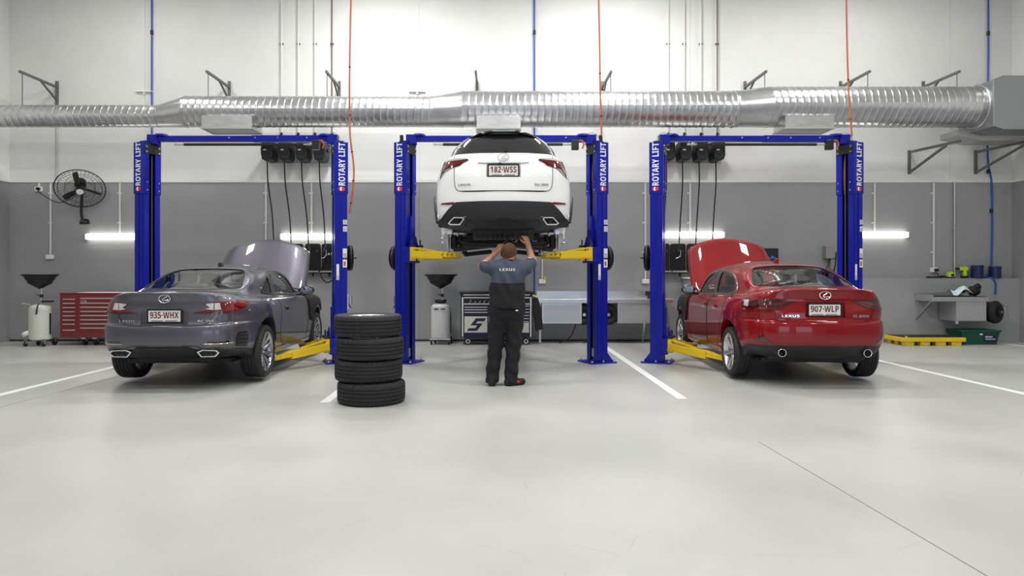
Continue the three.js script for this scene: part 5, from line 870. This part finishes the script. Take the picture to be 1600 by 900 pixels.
// ---------------------------------------------------------------- white SUV raised overhead, wheels off
{
  const rows = [
    spineRow(.5, -3.3, .26),
    loopRow({ zT: .72, w: .84, y: [.345, .35, .27, .25, .3], xs: [.4, .64, .76], zN: -3.4 }),
    loopRow({ zT: .83, w: .90, y: [.46, .45, .36, .33, .4], xs: [.42, .7, .83], zN: -3.56, bow: [.03, .12, .28] }),
    loopRow({ zT: .865, w: .922, y: [.645, .60, .52, .5, .5], xs: [.42, .7, .845], zN: -3.6, bow: [.03, .12, .28] }),
    loopRow({ zT: .86, w: .928, y: [.79, .79, .72, .68, .65], xs: [.42, .7, .85], zN: -3.6, bow: [.03, .12, .29] }),
    loopRow({ zT: .835, w: .92, y: [1.0, .99, .92, .86, .78], xs: [.42, .69, .83], zN: -3.55, bow: [.02, .11, .3] }),
    loopRow({ zT: .79, w: .88, y: [1.19, 1.17, 1.07, 1.0, .9], xs: [.42, .67, .785], zN: -3.45, bow: [.03, .12, .32], z4: .3 }),
    loopRow({ zT: .755, w: .84, y: [1.26, 1.235, 1.13, 1.055, .98], xs: [.42, .65, .755], zN: -3.3, bow: [.03, .13, .34], z4: .28, ws: [.965, 1, 1, .99, .985, .96] }),
    [[0, 1.275, .735], [.36, 1.275, .71], [.6, 1.265, .64], [.70, 1.25, .48], [.745, 1.215, .22], [.77, 1.16, -.12], [.785, 1.11, -.6], [.79, 1.085, -1.2], [.785, 1.065, -1.8], [.74, 1.075, -2.3], [.6, 1.12, -2.5], [.3, 1.15, -2.6], [0, 1.16, -2.63]],
    [[0, 1.605, .43], [.26, 1.597, .41], [.43, 1.56, .36], [.525, 1.515, .25], [.575, 1.525, 0], [.595, 1.555, -.35], [.6, 1.57, -.8], [.6, 1.57, -1.2], [.59, 1.545, -1.6], [.57, 1.5, -1.85], [.45, 1.52, -1.9], [.25, 1.545, -1.92], [0, 1.555, -1.92]],
    spineRow(.38, -1.85, [1.612, 1.613, 1.616, 1.62, 1.628, 1.636, 1.642, 1.645, 1.64, 1.625, 1.6, 1.58, 1.57]),
  ];
  const [t, S] = makeCar({ label: 'white SUV without wheels raised high on the middle lift', pos: [.1, 1.63, -9.42], turn: -.008, paint: M.paintWhite, rows, wb: 2.66, archY: .37, archR: .4, recess: [-.215, .215, .96, 1.135, .795, 1.2], lower: [2, .2, M.cladding], hollow: false });
  // glazing
  part(t, 'rear_window', S.patch('rear', [[-.63, 1.275], [-.3, 1.283], [.3, 1.283], [.63, 1.275], [.675, 1.3], [.635, 1.39], [.565, 1.48], [.47, 1.535], [.25, 1.57], [-.25, 1.57], [-.47, 1.535], [-.565, 1.48], [-.635, 1.39], [-.675, 1.3]], .005, .02, .05), M.privacy);
  for (const v of ['right', 'left']) for (const q of [[[-1.95, 1.1], [-1.15, 1.11], [-1.15, 1.5], [-1.6, 1.5], [-1.75, 1.44]], [[-1.08, 1.11], [-.35, 1.13], [-.35, 1.5], [-.7, 1.515], [-1.08, 1.51]], [[-.28, 1.14], [.1, 1.19], [.38, 1.27], [.2, 1.42], [-.28, 1.5]]]) part(t, 'side_window', S.patch(v, q, .004, .02, .08), M.privacy);
  part(t, 'windscreen', S.patch('front', [[-.6, 1.14], [.6, 1.14], [.47, 1.5], [-.47, 1.5]], .004, .02, .08), M.privacy);
  // spoiler with brake lamp
  const sp = part(t, 'roof_spoiler', (() => { const g = new RoundedBoxGeometry(.96, .034, .2, 3, .015), q = new TessellateModifier(.05, 6).modify(g.toNonIndexed()), p = q.attributes.position; for (let i = 0; i < p.count; i++) { const x = p.getX(i), k = Math.abs(x) / .48; p.setY(i, p.getY(i) * (1 - .3 * k) - .045 * k * k - .06 * k ** 4); p.setZ(i, p.getZ(i) - .1 * k * k); } const m = mergeVertices((() => { q.deleteAttribute('normal'); q.deleteAttribute('uv'); return q; })(), 1e-4); m.computeVertexNormals(); return m.translate(0, 1.602, .45); })(), M.gloss);
  part(sp, 'brake_lamp', box(.3, .02, .012, 0, 1.6, .547, .004), std(rgb(.25, .27, .29), .3));
  const wp = part(t, 'rear_wiper', rod(V(-.28, 1.325, .745), V(.02, 1.335, .74), .007, 8), M.trim); part(wp, 'wiper_pivot', cyl(.025, .025, .04, 14).rotateX(Math.PI / 2).translate(.04, 1.325, .74), M.trim);
  for (const s of [1, -1]) {
    const F = p => s > 0 ? p : flip(p), v = s > 0 ? 'right' : 'left';
    const lamp = part(t, 'tail_lamp', S.patch('rear', F([[.44, 1.185], [.455, 1.2], [.62, 1.212], [.765, 1.208], [.79, 1.13], [.82, .965], [.755, 1.055], [.66, 1.085], [.55, 1.115], [.51, 1.15]]), .008, .02, .03), M.lampDark);
    part(lamp, 'red_blade', S.patch('rear', F([[.46, 1.172], [.6, 1.175], [.72, 1.165], [.765, 1.12], [.79, 1.03], [.74, 1.09], [.68, 1.115], [.58, 1.128], [.54, 1.15]]), .013, .01, .03), M.lampRed);
    part(lamp, 'clear_lens', S.patch('rear', F([[.47, 1.188], [.61, 1.185], [.73, 1.18], [.755, 1.198], [.62, 1.204]]), .014, .01, .03), M.lampClear);
    part(lamp, 'lower_lens', S.patch('rear', F([[.66, 1.092], [.735, 1.072], [.79, .995], [.8, .98], [.755, 1.045], [.69, 1.075]]), .0135, .01, .03), std(rgb(.45, .38, .33), .2, .4));
    part(t, 'reflector', S.patch('rear', F([[.58, .622], [.63, .65], [.78, .648], [.8, .63], [.7, .62]]), .01, .01, .03), M.lampRed);
    // hexagonal exhaust tip
    const o = [[-.105, -.03], [-.075, -.05], [.05, -.05], [.105, .025], [.085, .05], [-.03, .05]], h0 = extr(o.map(([x, y]) => [-x, y]).reverse(), .07, 0, [[[-.085, -.025], [-.068, -.036], [.044, -.036], [.088, .022], [.074, .037], [-.026, .037]].map(([x, y]) => [-x, y])]), hgeo = s > 0 ? h0 : mirrorX(h0);
    const ex = part(t, 'exhaust_tip', hgeo.translate(s * .6, .41, .72), M.zincDull); part(ex, 'exhaust_bore', bx(s * .53, s * .67, .38, .44, .72, .735), M.black);
    part(t, 'pipe', tube([V(s * .6, .41, .76), V(s * .55, .39, .6), V(s * .4, .37, .5), V(s * .3, .36, .45)], .035, 16), M.under);
    mirror(t, s, .86, 1.12, -1.95, M.gloss);
    part(t, 'side_cladding', S.patch(v, [[-.45, .34], [-2.2, .34], [-2.2, .46], [-.45, .46]], .012, .03, .08), M.cladding);
    part(t, 'arch_trim', S.line(v, [[.39, .42], [.32, .62], [.18, .74], [0, .78], [-.18, .74], [-.33, .62], [-.4, .42]], .03, .004), M.cladding);
    // bare hubs and suspension
    for (const z of [0, -2.66]) {
      const d = part(t, 'brake_disc', [cyl(.15, .15, .024, 36).rotateZ(Math.PI / 2).translate(s * .76, .22, z), cyl(.08, .07, .06, 24).rotateZ(s * Math.PI / 2).translate(s * .79, .22, z)], M.zincDull);
      for (let i = 0; i < 5; i++) part(d, 'wheel_stud', rod(V(s * .8, .22 + .057 * Math.cos(i * 1.2566), z + .057 * Math.sin(i * 1.2566)), V(s * .85, .22 + .057 * Math.cos(i * 1.2566), z + .057 * Math.sin(i * 1.2566)), .007, 6), M.steel);
      part(d, 'caliper', box(.09, .09, .17, s * .73, .32, z + .1, .02), M.steel);
      const k = part(t, 'knuckle', [box(.09, .2, .12, s * .68, .18, z, .03), box(.14, .04, .09, s * .66, .33, z + .06, .02)], M.under);
      part(t, 'lower_arm', [bar(V(s * .68, .08, z), V(s * .2, .13, z + .06), .13, .07, .02)], M.under); part(t, 'trailing_arm', [bar(V(s * .62, .2, z + (z ? .02 : -.05)), V(s * .55, .26, z - .45), .05, .09, .015)], M.under);
      part(t, 'damper', rod(V(s * .6, .18, z + .08), V(s * .54, .62, z + .04), .03, 12), M.under);
      const pts = []; for (let i = 0; i <= 90; i++) { const a = i / 90 * 6 * 2 * Math.PI; pts.push(V(s * .45 + .055 * Math.cos(a), .2 + i / 90 * .3, z + .04 + .055 * Math.sin(a))); } part(t, 'coil_spring', new THREE.TubeGeometry(new THREE.CatmullRomCurve3(pts), 220, .008, 6), M.under);
    }
    part(t, 'sill_rail', [bx(s * .6, s * .74, .215, .28, -2.2, -.35, .02)], M.under);
  }
  // tailgate lines, garnish, plate
  part(t, 'tailgate_gap', S.line('rear', [[-.63, 1.26], [-.625, 1.1], [-.62, .9], [-.6, .82], [-.56, .79], [0, .785], [.56, .79], [.6, .82], [.62, .9], [.625, 1.1], [.63, 1.26]], .004, .0015), M.gap);
  part(t, 'tailgate_ledge', S.patch('rear', [[-.54, .782], [.54, .782], [.54, .79], [-.54, .79]], .006, .02, .05), M.trim);
  part(t, 'garnish', S.patch('rear', [[-.32, 1.148], [-.2, 1.158], [.2, 1.158], [.32, 1.148], [.24, 1.138], [-.24, 1.138]], .016, .03, .04), M.zincDull); part(t, 'camera_eye', cyl(.015, .015, .03, 14).rotateX(Math.PI / 2).translate(-.04, 1.13, .835), M.black);
  numberPlate(t, '182\u00b7WSS', 0, 1.045, .815); emblem(t, [0, 1.215, .806], .058, -.2, M.zincDull); badge(t, S, 'LEXUS', -.49, .868, .16, .026); badge(t, S, 'NX 200t', .48, .868, .18, .026);
  // dark bumper and skid panel
  part(t, 'bumper_cladding', S.patch('rear', [[-.83, .42], [-.7, .56], [-.6, .648], [-.3, .656], [0, .658], [.3, .656], [.6, .648], [.7, .56], [.83, .42], [.84, .37], [.74, .35], [.7, .44], [.48, .47], [.4, .42], [-.4, .42], [-.48, .47], [-.7, .44], [-.74, .35], [-.84, .37]], .01, .03, .04), M.cladding);
  const df = part(t, 'diffuser', S.patch('rear', [[-.5, .35], [.5, .35], [.44, .425], [-.44, .425]], .014, .03, .05), M.trim); part(df, 'tow_cover', S.patch('rear', [[-.09, .43], [.09, .43], [.07, .455], [-.07, .455]], .016, .02, .04), M.trim);
  // underside
  part(t, 'floor_pan', [bx(-.6, .6, .24, .3, -2.9, -.3, .02)], M.under); part(t, 'rear_muffler', lathe([[0, -.4], [.1, -.4], [.115, -.38], [.115, .38], [.1, .4], [0, .4]], 24).rotateZ(Math.PI / 2).scale(1, 1, 1.2).translate(0, .3, .5), M.under);
  for (let i = 0; i < 12; i++) part(t, 'heat_shield_rib', bx(-.36 + i * .062, -.345 + i * .062, .185, .3, .585, .645, .004), M.under);
  part(t, 'rear_subframe', [bx(-.5, .5, .2, .28, -.32, -.2, .02), bx(-.55, .55, .1, .24, .06, .2, .03), bx(-.5, -.4, .21, .28, -.3, .2, .02), bx(.4, .5, .21, .28, -.3, .2, .02)], M.under); part(t, 'differential', new THREE.SphereGeometry(.14, 20, 14).scale(1, .8, 1.1).translate(0, .24, -.02), M.under);
  part(t, 'driveshaft', rod(V(0, .24, -.1), V(0, .26, -2.5), .035), M.under); for (const s of [1, -1]) part(t, 'half_shaft', rod(V(s * .12, .24, 0), V(s * .68, .23, 0), .022), M.under);
  part(t, 'exhaust_pipe', tube([V(.15, .22, -2.4), V(.17, .2, -1.4), V(.2, .19, -.6), V(.22, .17, -.1), V(.14, .2, .3)], .032, 40), M.zincDull); part(t, 'exhaust_pipe', tube([V(.36, .3, .5), V(.5, .33, .55), V(.58, .38, .62)], .03, 16), M.under);
  part(t, 'fuel_tank', box(.42, .12, .8, -.3, .2, -.75, .05), M.under); part(t, 'cross_member', bar(V(-.6, .16, -.42), V(.6, .15, -.36), .06, .05, .01), M.under); part(t, 'anti_roll_bar', tube([V(-.6, .2, .02), V(-.52, .16, .28), V(0, .15, .3), V(.52, .16, .28), V(.6, .2, .02)], .014, 30), M.under);
  part(t, 'blue_tag', box(.07, .05, .01, .42, .17, .22), std(rgb(.1, .2, .6), .5), 'small blue tag'); part(t, 'engine_tray', bx(-.55, .55, .22, .27, -3.3, -2.4, .02), M.under);
}

// ---------------------------------------------------------------- stack of the four wheels taken off the SUV
{
  const ty = tyreGeo(.362, .232, .222, 240).rotateZ(Math.PI / 2), ri = rimGeo(.222, .2, 10, .09, .015).flat().map(g => g.rotateZ(Math.PI / 2));
  const Z = -7.38, px = [581.5, 576.5, 579, 575.5], lab = ['bottom wheel of the stack, standing on the floor line', 'wheel second from the floor in the stack', 'wheel second from the top in the stack', 'topmost wheel of the stack with its silver rim facing up'];
  px.forEach((p, i) => {
    const t = thing('loose_wheel', lab[i], 'wheel', [WX(p, -Z + .02), .117 + i * .236, Z + [.02, -.01, .01, 0][i]], i * 1.1, 'four wheels stacked on the floor');
    part(t, 'tyre', ty, M.tyre); part(t, 'rim', ri[0], M.alloy); for (let k = 1; k < ri.length - 1; k++) part(t, 'spoke', ri[k], M.alloy); part(t, 'hub', ri[ri.length - 1], M.alloy);
    for (let k = 0; k < 5; k++) { const a = k * 1.2566; part(t, 'bolt_hole', cyl(.011, .011, .012, 10).translate(.05 * Math.cos(a), .056, .05 * Math.sin(a)), M.black); }
  });
}
// ---------------------------------------------------------------- the mechanic
{
  const X0 = .118, Z0 = -8.42;
  const man = thing('person', 'mechanic in dark trousers and a grey-yoked black shirt reaching up under the white car', 'person', [X0, 0, Z0]);
  const sk = std(rgb(.4, .2, .12), .5), hairM = std(rgb(.075, .028, .012), .85), yokeM = std(rgb(.055, .065, .1), .85), blackM = std(rgb(.006, .006, .008), .85), trouM = std(rgb(.005, .0055, .009), .85), shoeM = std(rgb(.006, .006, .007), .6);
  const smin = (a, b, k) => { const h = Math.max(k - Math.abs(a - b), 0) / k; return Math.min(a, b) - h * h * k * .25; };
  function cap(p, a, b, ra, rb, sz = 1) {   // tapered capsule, flattened along z by sz
    const bx_ = b[0] - a[0], by = b[1] - a[1], bz = b[2] - a[2], px = p[0] - a[0], py = p[1] - a[1], pz = p[2] - a[2];
    let h = (px * bx_ + py * by + pz * bz) / (bx_ * bx_ + by * by + bz * bz); h = h < 0 ? 0 : h > 1 ? 1 : h;
    const dx = px - bx_ * h, dy = py - by * h, dz = (pz - bz * h) / sz; return Math.sqrt(dx * dx + dy * dy + dz * dz) - (ra + (rb - ra) * h);
  }
  const J = { hipL: [-.085, .93, 0], hipR: [.115, .93, 0], kneeL: [-.12, .5, -.02], kneeR: [.1, .5, -.015], ankL: [-.175, .09, .02], ankR: [.065, .09, .02],
    pel: [.015, .98, 0], waist: [.02, 1.12, -.01], chest: [.028, 1.33, .0], neck: [.04, 1.5, .01], shL: [-.165, 1.45, -.02], shR: [.245, 1.455, -.02],
    elL: [-.285, 1.47, -.25], wrL: [-.105, 1.66, -.33], elR: [.345, 1.53, -.26], wrR: [.29, 1.76, -.34], head: [.042, 1.615, .0] };
  const bonesBody = [[J.pel, J.waist, .165, .165, .78], [J.waist, J.chest, .165, .165, .75], [J.chest, [.03, 1.42, 0], .165, .15, .68], [J.shL, J.shR, .072, .072], [[.03, 1.4, .02], J.neck, .12, .068, .8], [J.neck, [.042, 1.6, -.0], .062, .06],
    [J.hipL, J.kneeL, .105, .066], [J.hipR, J.kneeR, .105, .066], [J.kneeL, J.ankL, .064, .04], [J.kneeR, J.ankR, .064, .04], [J.shL, J.elL, .064, .052], [J.shR, J.elR, .064, .052], [J.elL, J.wrL, .052, .032], [J.elR, J.wrR, .052, .032], [J.hipL, J.hipR, .11, .11]];
  function field(bones, k, inflate = 0) { return p => { let d = 9; for (const [a, b, ra, rb, s] of bones) d = smin(d, cap(p, a, b, ra + inflate, rb + inflate, s ?? 1), k); return d; }; }
  function mesh(f, c, half, res) {   // marching cubes on a cube of half-width half round c
    const mc = new MarchingCubes(res, new THREE.MeshBasicMaterial(), false, false, 160000); mc.isolation = 0; const h = res / 2; let q = 0;
    for (let z = 0; z < res; z++) for (let y = 0; y < res; y++) for (let x = 0; x < res; x++) mc.field[q++] = -f([c[0] + (x - h) / h * half, c[1] + (y - h) / h * half, c[2] + (z - h) / h * half]);
    mc.update(); const n = mc.count, g = new THREE.BufferGeometry(); const pos = mc.positionArray.slice(0, n * 3); for (let i = 0; i < n; i++) for (let k = 0; k < 3; k++) pos[i * 3 + k] = c[k] + pos[i * 3 + k] * half;
    g.setAttribute('position', new THREE.BufferAttribute(new Float32Array(pos), 3)); const m = mergeVertices(g, half / res * .02);
    const id = m.index.array, keep = []; for (let i = 0; i < id.length; i += 3) if (id[i] !== id[i + 1] && id[i + 1] !== id[i + 2] && id[i] !== id[i + 2]) keep.push(id[i], id[i + 1], id[i + 2]); m.setIndex(keep);
    // normals from the field
    const P = m.attributes.position, N = new Float32Array(P.count * 3), e = half / res; for (let i = 0; i < P.count; i++) { const x = P.getX(i), y = P.getY(i), z = P.getZ(i); const n3 = V(f([x + e, y, z]) - f([x - e, y, z]), f([x, y + e, z]) - f([x, y - e, z]), f([x, y, z + e]) - f([x, y, z - e])).normalize(); N.set([n3.x, n3.y, n3.z], i * 3); }
    m.setAttribute('normal', new THREE.BufferAttribute(N, 3)); return m;
  }
  const bodyF = field(bonesBody, .05);
  // head, tipped back
  const tilt = .38, HS = 1.1, yc = Math.cos(.28), ys = Math.sin(.28), hc = J.head, toHead = p => { const X = (p[0] - hc[0]) / HS, Z = (p[2] - hc[2]) / HS, x = X * yc + Z * ys, z = Z * yc - X * ys, y = (p[1] - hc[1]) / HS, c = Math.cos(tilt), s = Math.sin(tilt); return [x, y * c - z * s, y * s + z * c]; };   // z- is the face
  const ell = (p, c, r) => { const x = (p[0] - c[0]) / r[0], y = (p[1] - c[1]) / r[1], z = (p[2] - c[2]) / r[2]; const k = Math.sqrt(x * x + y * y + z * z); return (k - 1) * Math.min(...r); };
  const headF = p => { const q = toHead(p), a = [Math.abs(q[0]), q[1], q[2]]; let d = ell(q, [0, .025, .0], [.079, .1, .098]); d = smin(d, ell(q, [0, -.05, -.035], [.058, .07, .06]), .05); d = smin(d, cap(q, [0, .02, -.098], [0, -.022, -.118], .01, .015), .02); d = smin(d, cap(q, [-.03, .035, -.09], [.03, .035, -.09], .012, .012), .02);
    d = Math.max(d, -ell(a, [.03, .012, -.097], [.014, .009, .012])); d = smin(d, ell(a, [.03, .012, -.088], [.012, .012, .012]), .004); d = smin(d, cap(q, [-.02, -.055, -.093], [.02, -.055, -.093], .007, .007), .012); d = smin(d, ell(a, [.08, .0, .008], [.011, .033, .02]), .012); return smin(d * HS, cap(p, [.04, 1.49, .015], [.042, 1.58, .01], .064, .062), .03); };
  // hands: palm plus five fingers
  function handF(w, dir, palmN, side, curl) {
    const D = V(...dir).normalize(), N = V(...palmN); N.addScaledVector(D, -N.dot(D)).normalize(); const T = D.clone().cross(N).multiplyScalar(side); const W = V(...w), at = (d, t, n) => { const q = W.clone().addScaledVector(D, d).addScaledVector(T, t).addScaledVector(N, n); return [q.x, q.y, q.z]; };
    const b = [[at(-.03, 0, 0), at(.02, 0, 0), .028, .027], [at(.02, -.022, 0), at(.085, -.028, 0), .017, .014], [at(.02, .0, 0), at(.09, .0, 0), .018, .015], [at(.02, .02, 0), at(.083, .028, 0), .017, .014]], fing = [];
    [[-.03, .075, .0], [-.01, .082, .004], [.01, .077, .003], [.029, .06, 0]].forEach(([t, L, n], i) => { const r = i === 3 ? .0085 : .0095, c = curl; let p0 = [.085 - (i === 3 ? .006 : 0), t, 0], ang = .25 * c; let prev = at(...p0); let d = p0[0], nn = 0; for (const [k, f] of [[.46, .6], [.3, 1.5], [.24, 2.3]]) { const a = f * c; d += L * k * Math.cos(a); nn += L * k * Math.sin(a); const q = at(d, t * (1 + .05 * f), nn); fing.push([prev, q, r, r * .92]); prev = q; } });
    const th = [at(.015, -.03, .008), at(.05, -.058, .02), at(.082, -.06, .034)]; fing.push([th[0], th[1], .013, .0115], [th[1], th[2], .0115, .0095]);
    return p => { let d = 9; for (const [a, c, ra, rb] of b) d = smin(d, cap(p, a, c, ra, rb), .02); let f = 9; for (const [a, c, ra, rb] of fing) f = Math.min(f, cap(p, a, c, ra, rb)); return smin(d, f, .008); };
  }
  const HL = handF(J.wrL, [.42, .75, -.25], [.55, .1, -.8], 1, .75), HR = handF(J.wrR, [-.3, .85, -.2], [-.5, .2, -.8], -1, .8);
  const armEnd = (el, wr) => p => cap(p, el, wr, .052, .032);
  const skinParts = [mesh(bodyF, [.03, 1.32, -.08], .52, 92), mesh(bodyF, [.0, .5, 0], .52, 80), mesh(headF, [.042, 1.61, -.01], .185, 88),
    mesh(p => smin(HL(p), armEnd(J.elL, J.wrL)(p), .02), [J.wrL[0] + .05, J.wrL[1] + .07, J.wrL[2] - .03], .135, 76), mesh(p => smin(HR(p), armEnd(J.elR, J.wrR)(p), .02), [J.wrR[0] - .03, J.wrR[1] + .08, J.wrR[2] - .02], .135, 76)];
  part(man, 'body', mg(skinParts), sk, 'bare forearms, hands and neck');
  const hairF = p => { const q = toHead(p); const thr = q[2] < 0 ? .012 + .75 * -q[2] : Math.max(-.075, .012 - 1.5 * q[2]); return Math.max(headF(p) - .007, thr - q[1], ell(q, [0, .02, .004], [.098, .13, .118]), -q[2] - .085); };
  part(man, 'hair', mesh(hairF, [.042, 1.63, .0], .175, 84), hairM, 'close-cropped reddish brown hair');
  // clothes: inflated fields cut at their hems, with folds
  const fold = (p, s) => .004 * Math.sin(p[1] * 46 * s + p[0] * 21 + Math.sin(p[0] * 17) * 2) + .003 * Math.sin(p[0] * 52 + p[1] * 30 * s);
  const torso = [[J.pel, J.waist, .2, .208, .8], [J.waist, J.chest, .208, .2, .76], [J.chest, [.03, 1.41, 0], .195, .17, .68], [[.02, 1.0, .0], [.02, .93, 0], .202, .2, .78], [[-.14, 1.445, -.015], [.215, 1.445, -.015], .085, .085], [[.03, 1.4, .02], [.04, 1.49, .012], .12, .08, .85]];
  const sleeves = [[J.shL, J.elL, .088, .07], [J.shR, J.elR, .088, .07]];
  const shirtBase = field([...torso, ...sleeves], .06);
  const armCut = p => { const f = (a, b) => { const d = [b[0] - a[0], b[1] - a[1], b[2] - a[2]], L = Math.hypot(...d); return ((p[0] - a[0]) * d[0] + (p[1] - a[1]) * d[1] + (p[2] - a[2]) * d[2]) / L - L * .86; }; return Math.max(p[0] < -.12 ? f(J.shL, J.elL) : -1, p[0] > .2 ? f(J.shR, J.elR) : -1); };
  const neckCut = p => -cap(p, [.04, 1.475, -.005], [.043, 1.66, -.01], .07, .085);
  const yokeY = p => 1.275 + .04 * Math.abs(p[0] - .03) - .02;
  const shirtF = p => Math.max(shirtBase(p) + 1.5 * fold(p, .6), neckCut(p), .955 - p[1], armCut(p));
  const arms = p => Math.abs(p[0] - .035) > .19 && p[1] > 1.3;
  part(man, 'shirt_yoke', mesh(p => Math.max(shirtF(p), arms(p) ? -1 : yokeY(p) - p[1]), [.03, 1.37, -.06], .4, 96), yokeM, 'grey upper half and sleeves of the shirt');
  part(man, 'shirt', mesh(p => Math.max(shirtF(p) - .0015, arms(p) ? 1 : p[1] - yokeY(p)), [.03, 1.15, 0], .36, 90), blackM, 'black lower half of the shirt');
  part(man, 'collar', mesh(p => Math.max(Math.abs(cap(p, [.04, 1.46, .014], [.042, 1.56, .005], .084, .072)) - .008, 1.49 - p[1] + .2 * (p[2]), p[1] - 1.535 - .15 * p[2]), [.04, 1.51, .01], .13, 56), blackM);
  { const g = text('LEXUS', .19, .032, .004), p = g.attributes.position; for (let i = 0; i < p.count; i++) { const x = p.getX(i), y = p.getY(i) + 1.425; let z = .3; for (let k = 0; k < 60 && shirtF([x + .02, y, z]) > 0; k++) z -= .005; p.setZ(i, z + .004 + p.getZ(i)); p.setX(i, x + .02); p.setY(i, y); } part(man, 'lettering', g, M.white, 'white letters across the shoulders').userData.kind = 'stuff'; }
  for (const s of [-1, 1]) { const b = s < 0 ? [-.245, 1.535, -.13] : [.305, 1.575, -.13]; part(man, 'sleeve_patch', box(.05, .012, .03, b[0], b[1], b[2], .004).rotateZ(0), M.white); }
  const legs = [[J.hipL, J.kneeL, .124, .092, 1], [J.kneeL, [-.168, .07, .015], .092, .08, 1.1], [J.hipR, J.kneeR, .124, .092, 1], [J.kneeR, [.062, .07, .02], .092, .08, 1.1], [[-.07, .95, .0], [.1, .95, .0], .14, .14, .95], [[-.06, 1.02, 0], [.09, 1.02, 0], .134, .134, .95], [[-.05, .9, .035], [.08, .9, .035], .11, .11, .9]];
  const trF = p => Math.max(field(legs, .03)(p) + fold(p, .8) * (1 + .4 * Math.max(0, 1 - p[1] / .5)), .035 - p[1], p[1] - 1.02);
  part(man, 'trousers', mesh(trF, [0, .53, 0], .54, 120), trouM, 'dark navy work trousers');
  part(man, 'belt_tag', box(.03, .015, .006, .135, .93, .156, .002), M.white);
  const shoe = (a, yaw, len) => p => { const c = Math.cos(yaw), s = Math.sin(yaw), x = p[0] - a[0], z = p[2] - a[2], f = -(z * c) + x * s, t = x * c + z * s, q = [t, p[1], f]; let d = cap(q, [0, .045, -.055], [0, .04, len], .048, .04); d = smin(d, cap(q, [0, .075, -.02], [0, .09, .03], .05, .045), .04); return Math.max(d, -p[1] + .002); };
  part(man, 'shoe', mesh(shoe([-.172, 0, .015], -.05, .15), [-.172, .07, -.04], .2, 56), shoeM); 
  const sr = part(man, 'shoe', mesh(shoe([.075, 0, .03], 1.1, .15), [.13, .07, -.0], .2, 56), shoeM); part(sr, 'red_flash', box(.07, .03, .004, .145, .05, .048, .002).rotateY(0), std(rgb(.5, .02, .02), .5));
  // wrench held between the hands
  const wr = thing('torque_wrench', 'thin steel wrench bar in the mechanic\u2019s hands under the white car', 'wrench', [X0, 0, Z0]);
  const A = V(J.wrL[0] + .035, J.wrL[1] + .06, J.wrL[2] - .05), B = V(.165, 1.93, -.46); part(wr, 'bar', rod(A, B, .009, 10), M.dark); part(wr, 'head', new THREE.SphereGeometry(.022, 14, 10).translate(B.x, B.y, B.z), M.steel); part(wr, 'grip', rod(A.clone().lerp(B, -.15), A.clone().lerp(B, .3), .013, 10), M.rubber);
}

scene.traverse(o => { if (o.isMesh) { o.castShadow = true; o.receiveShadow = true; } });
renderer.render(scene, camera);
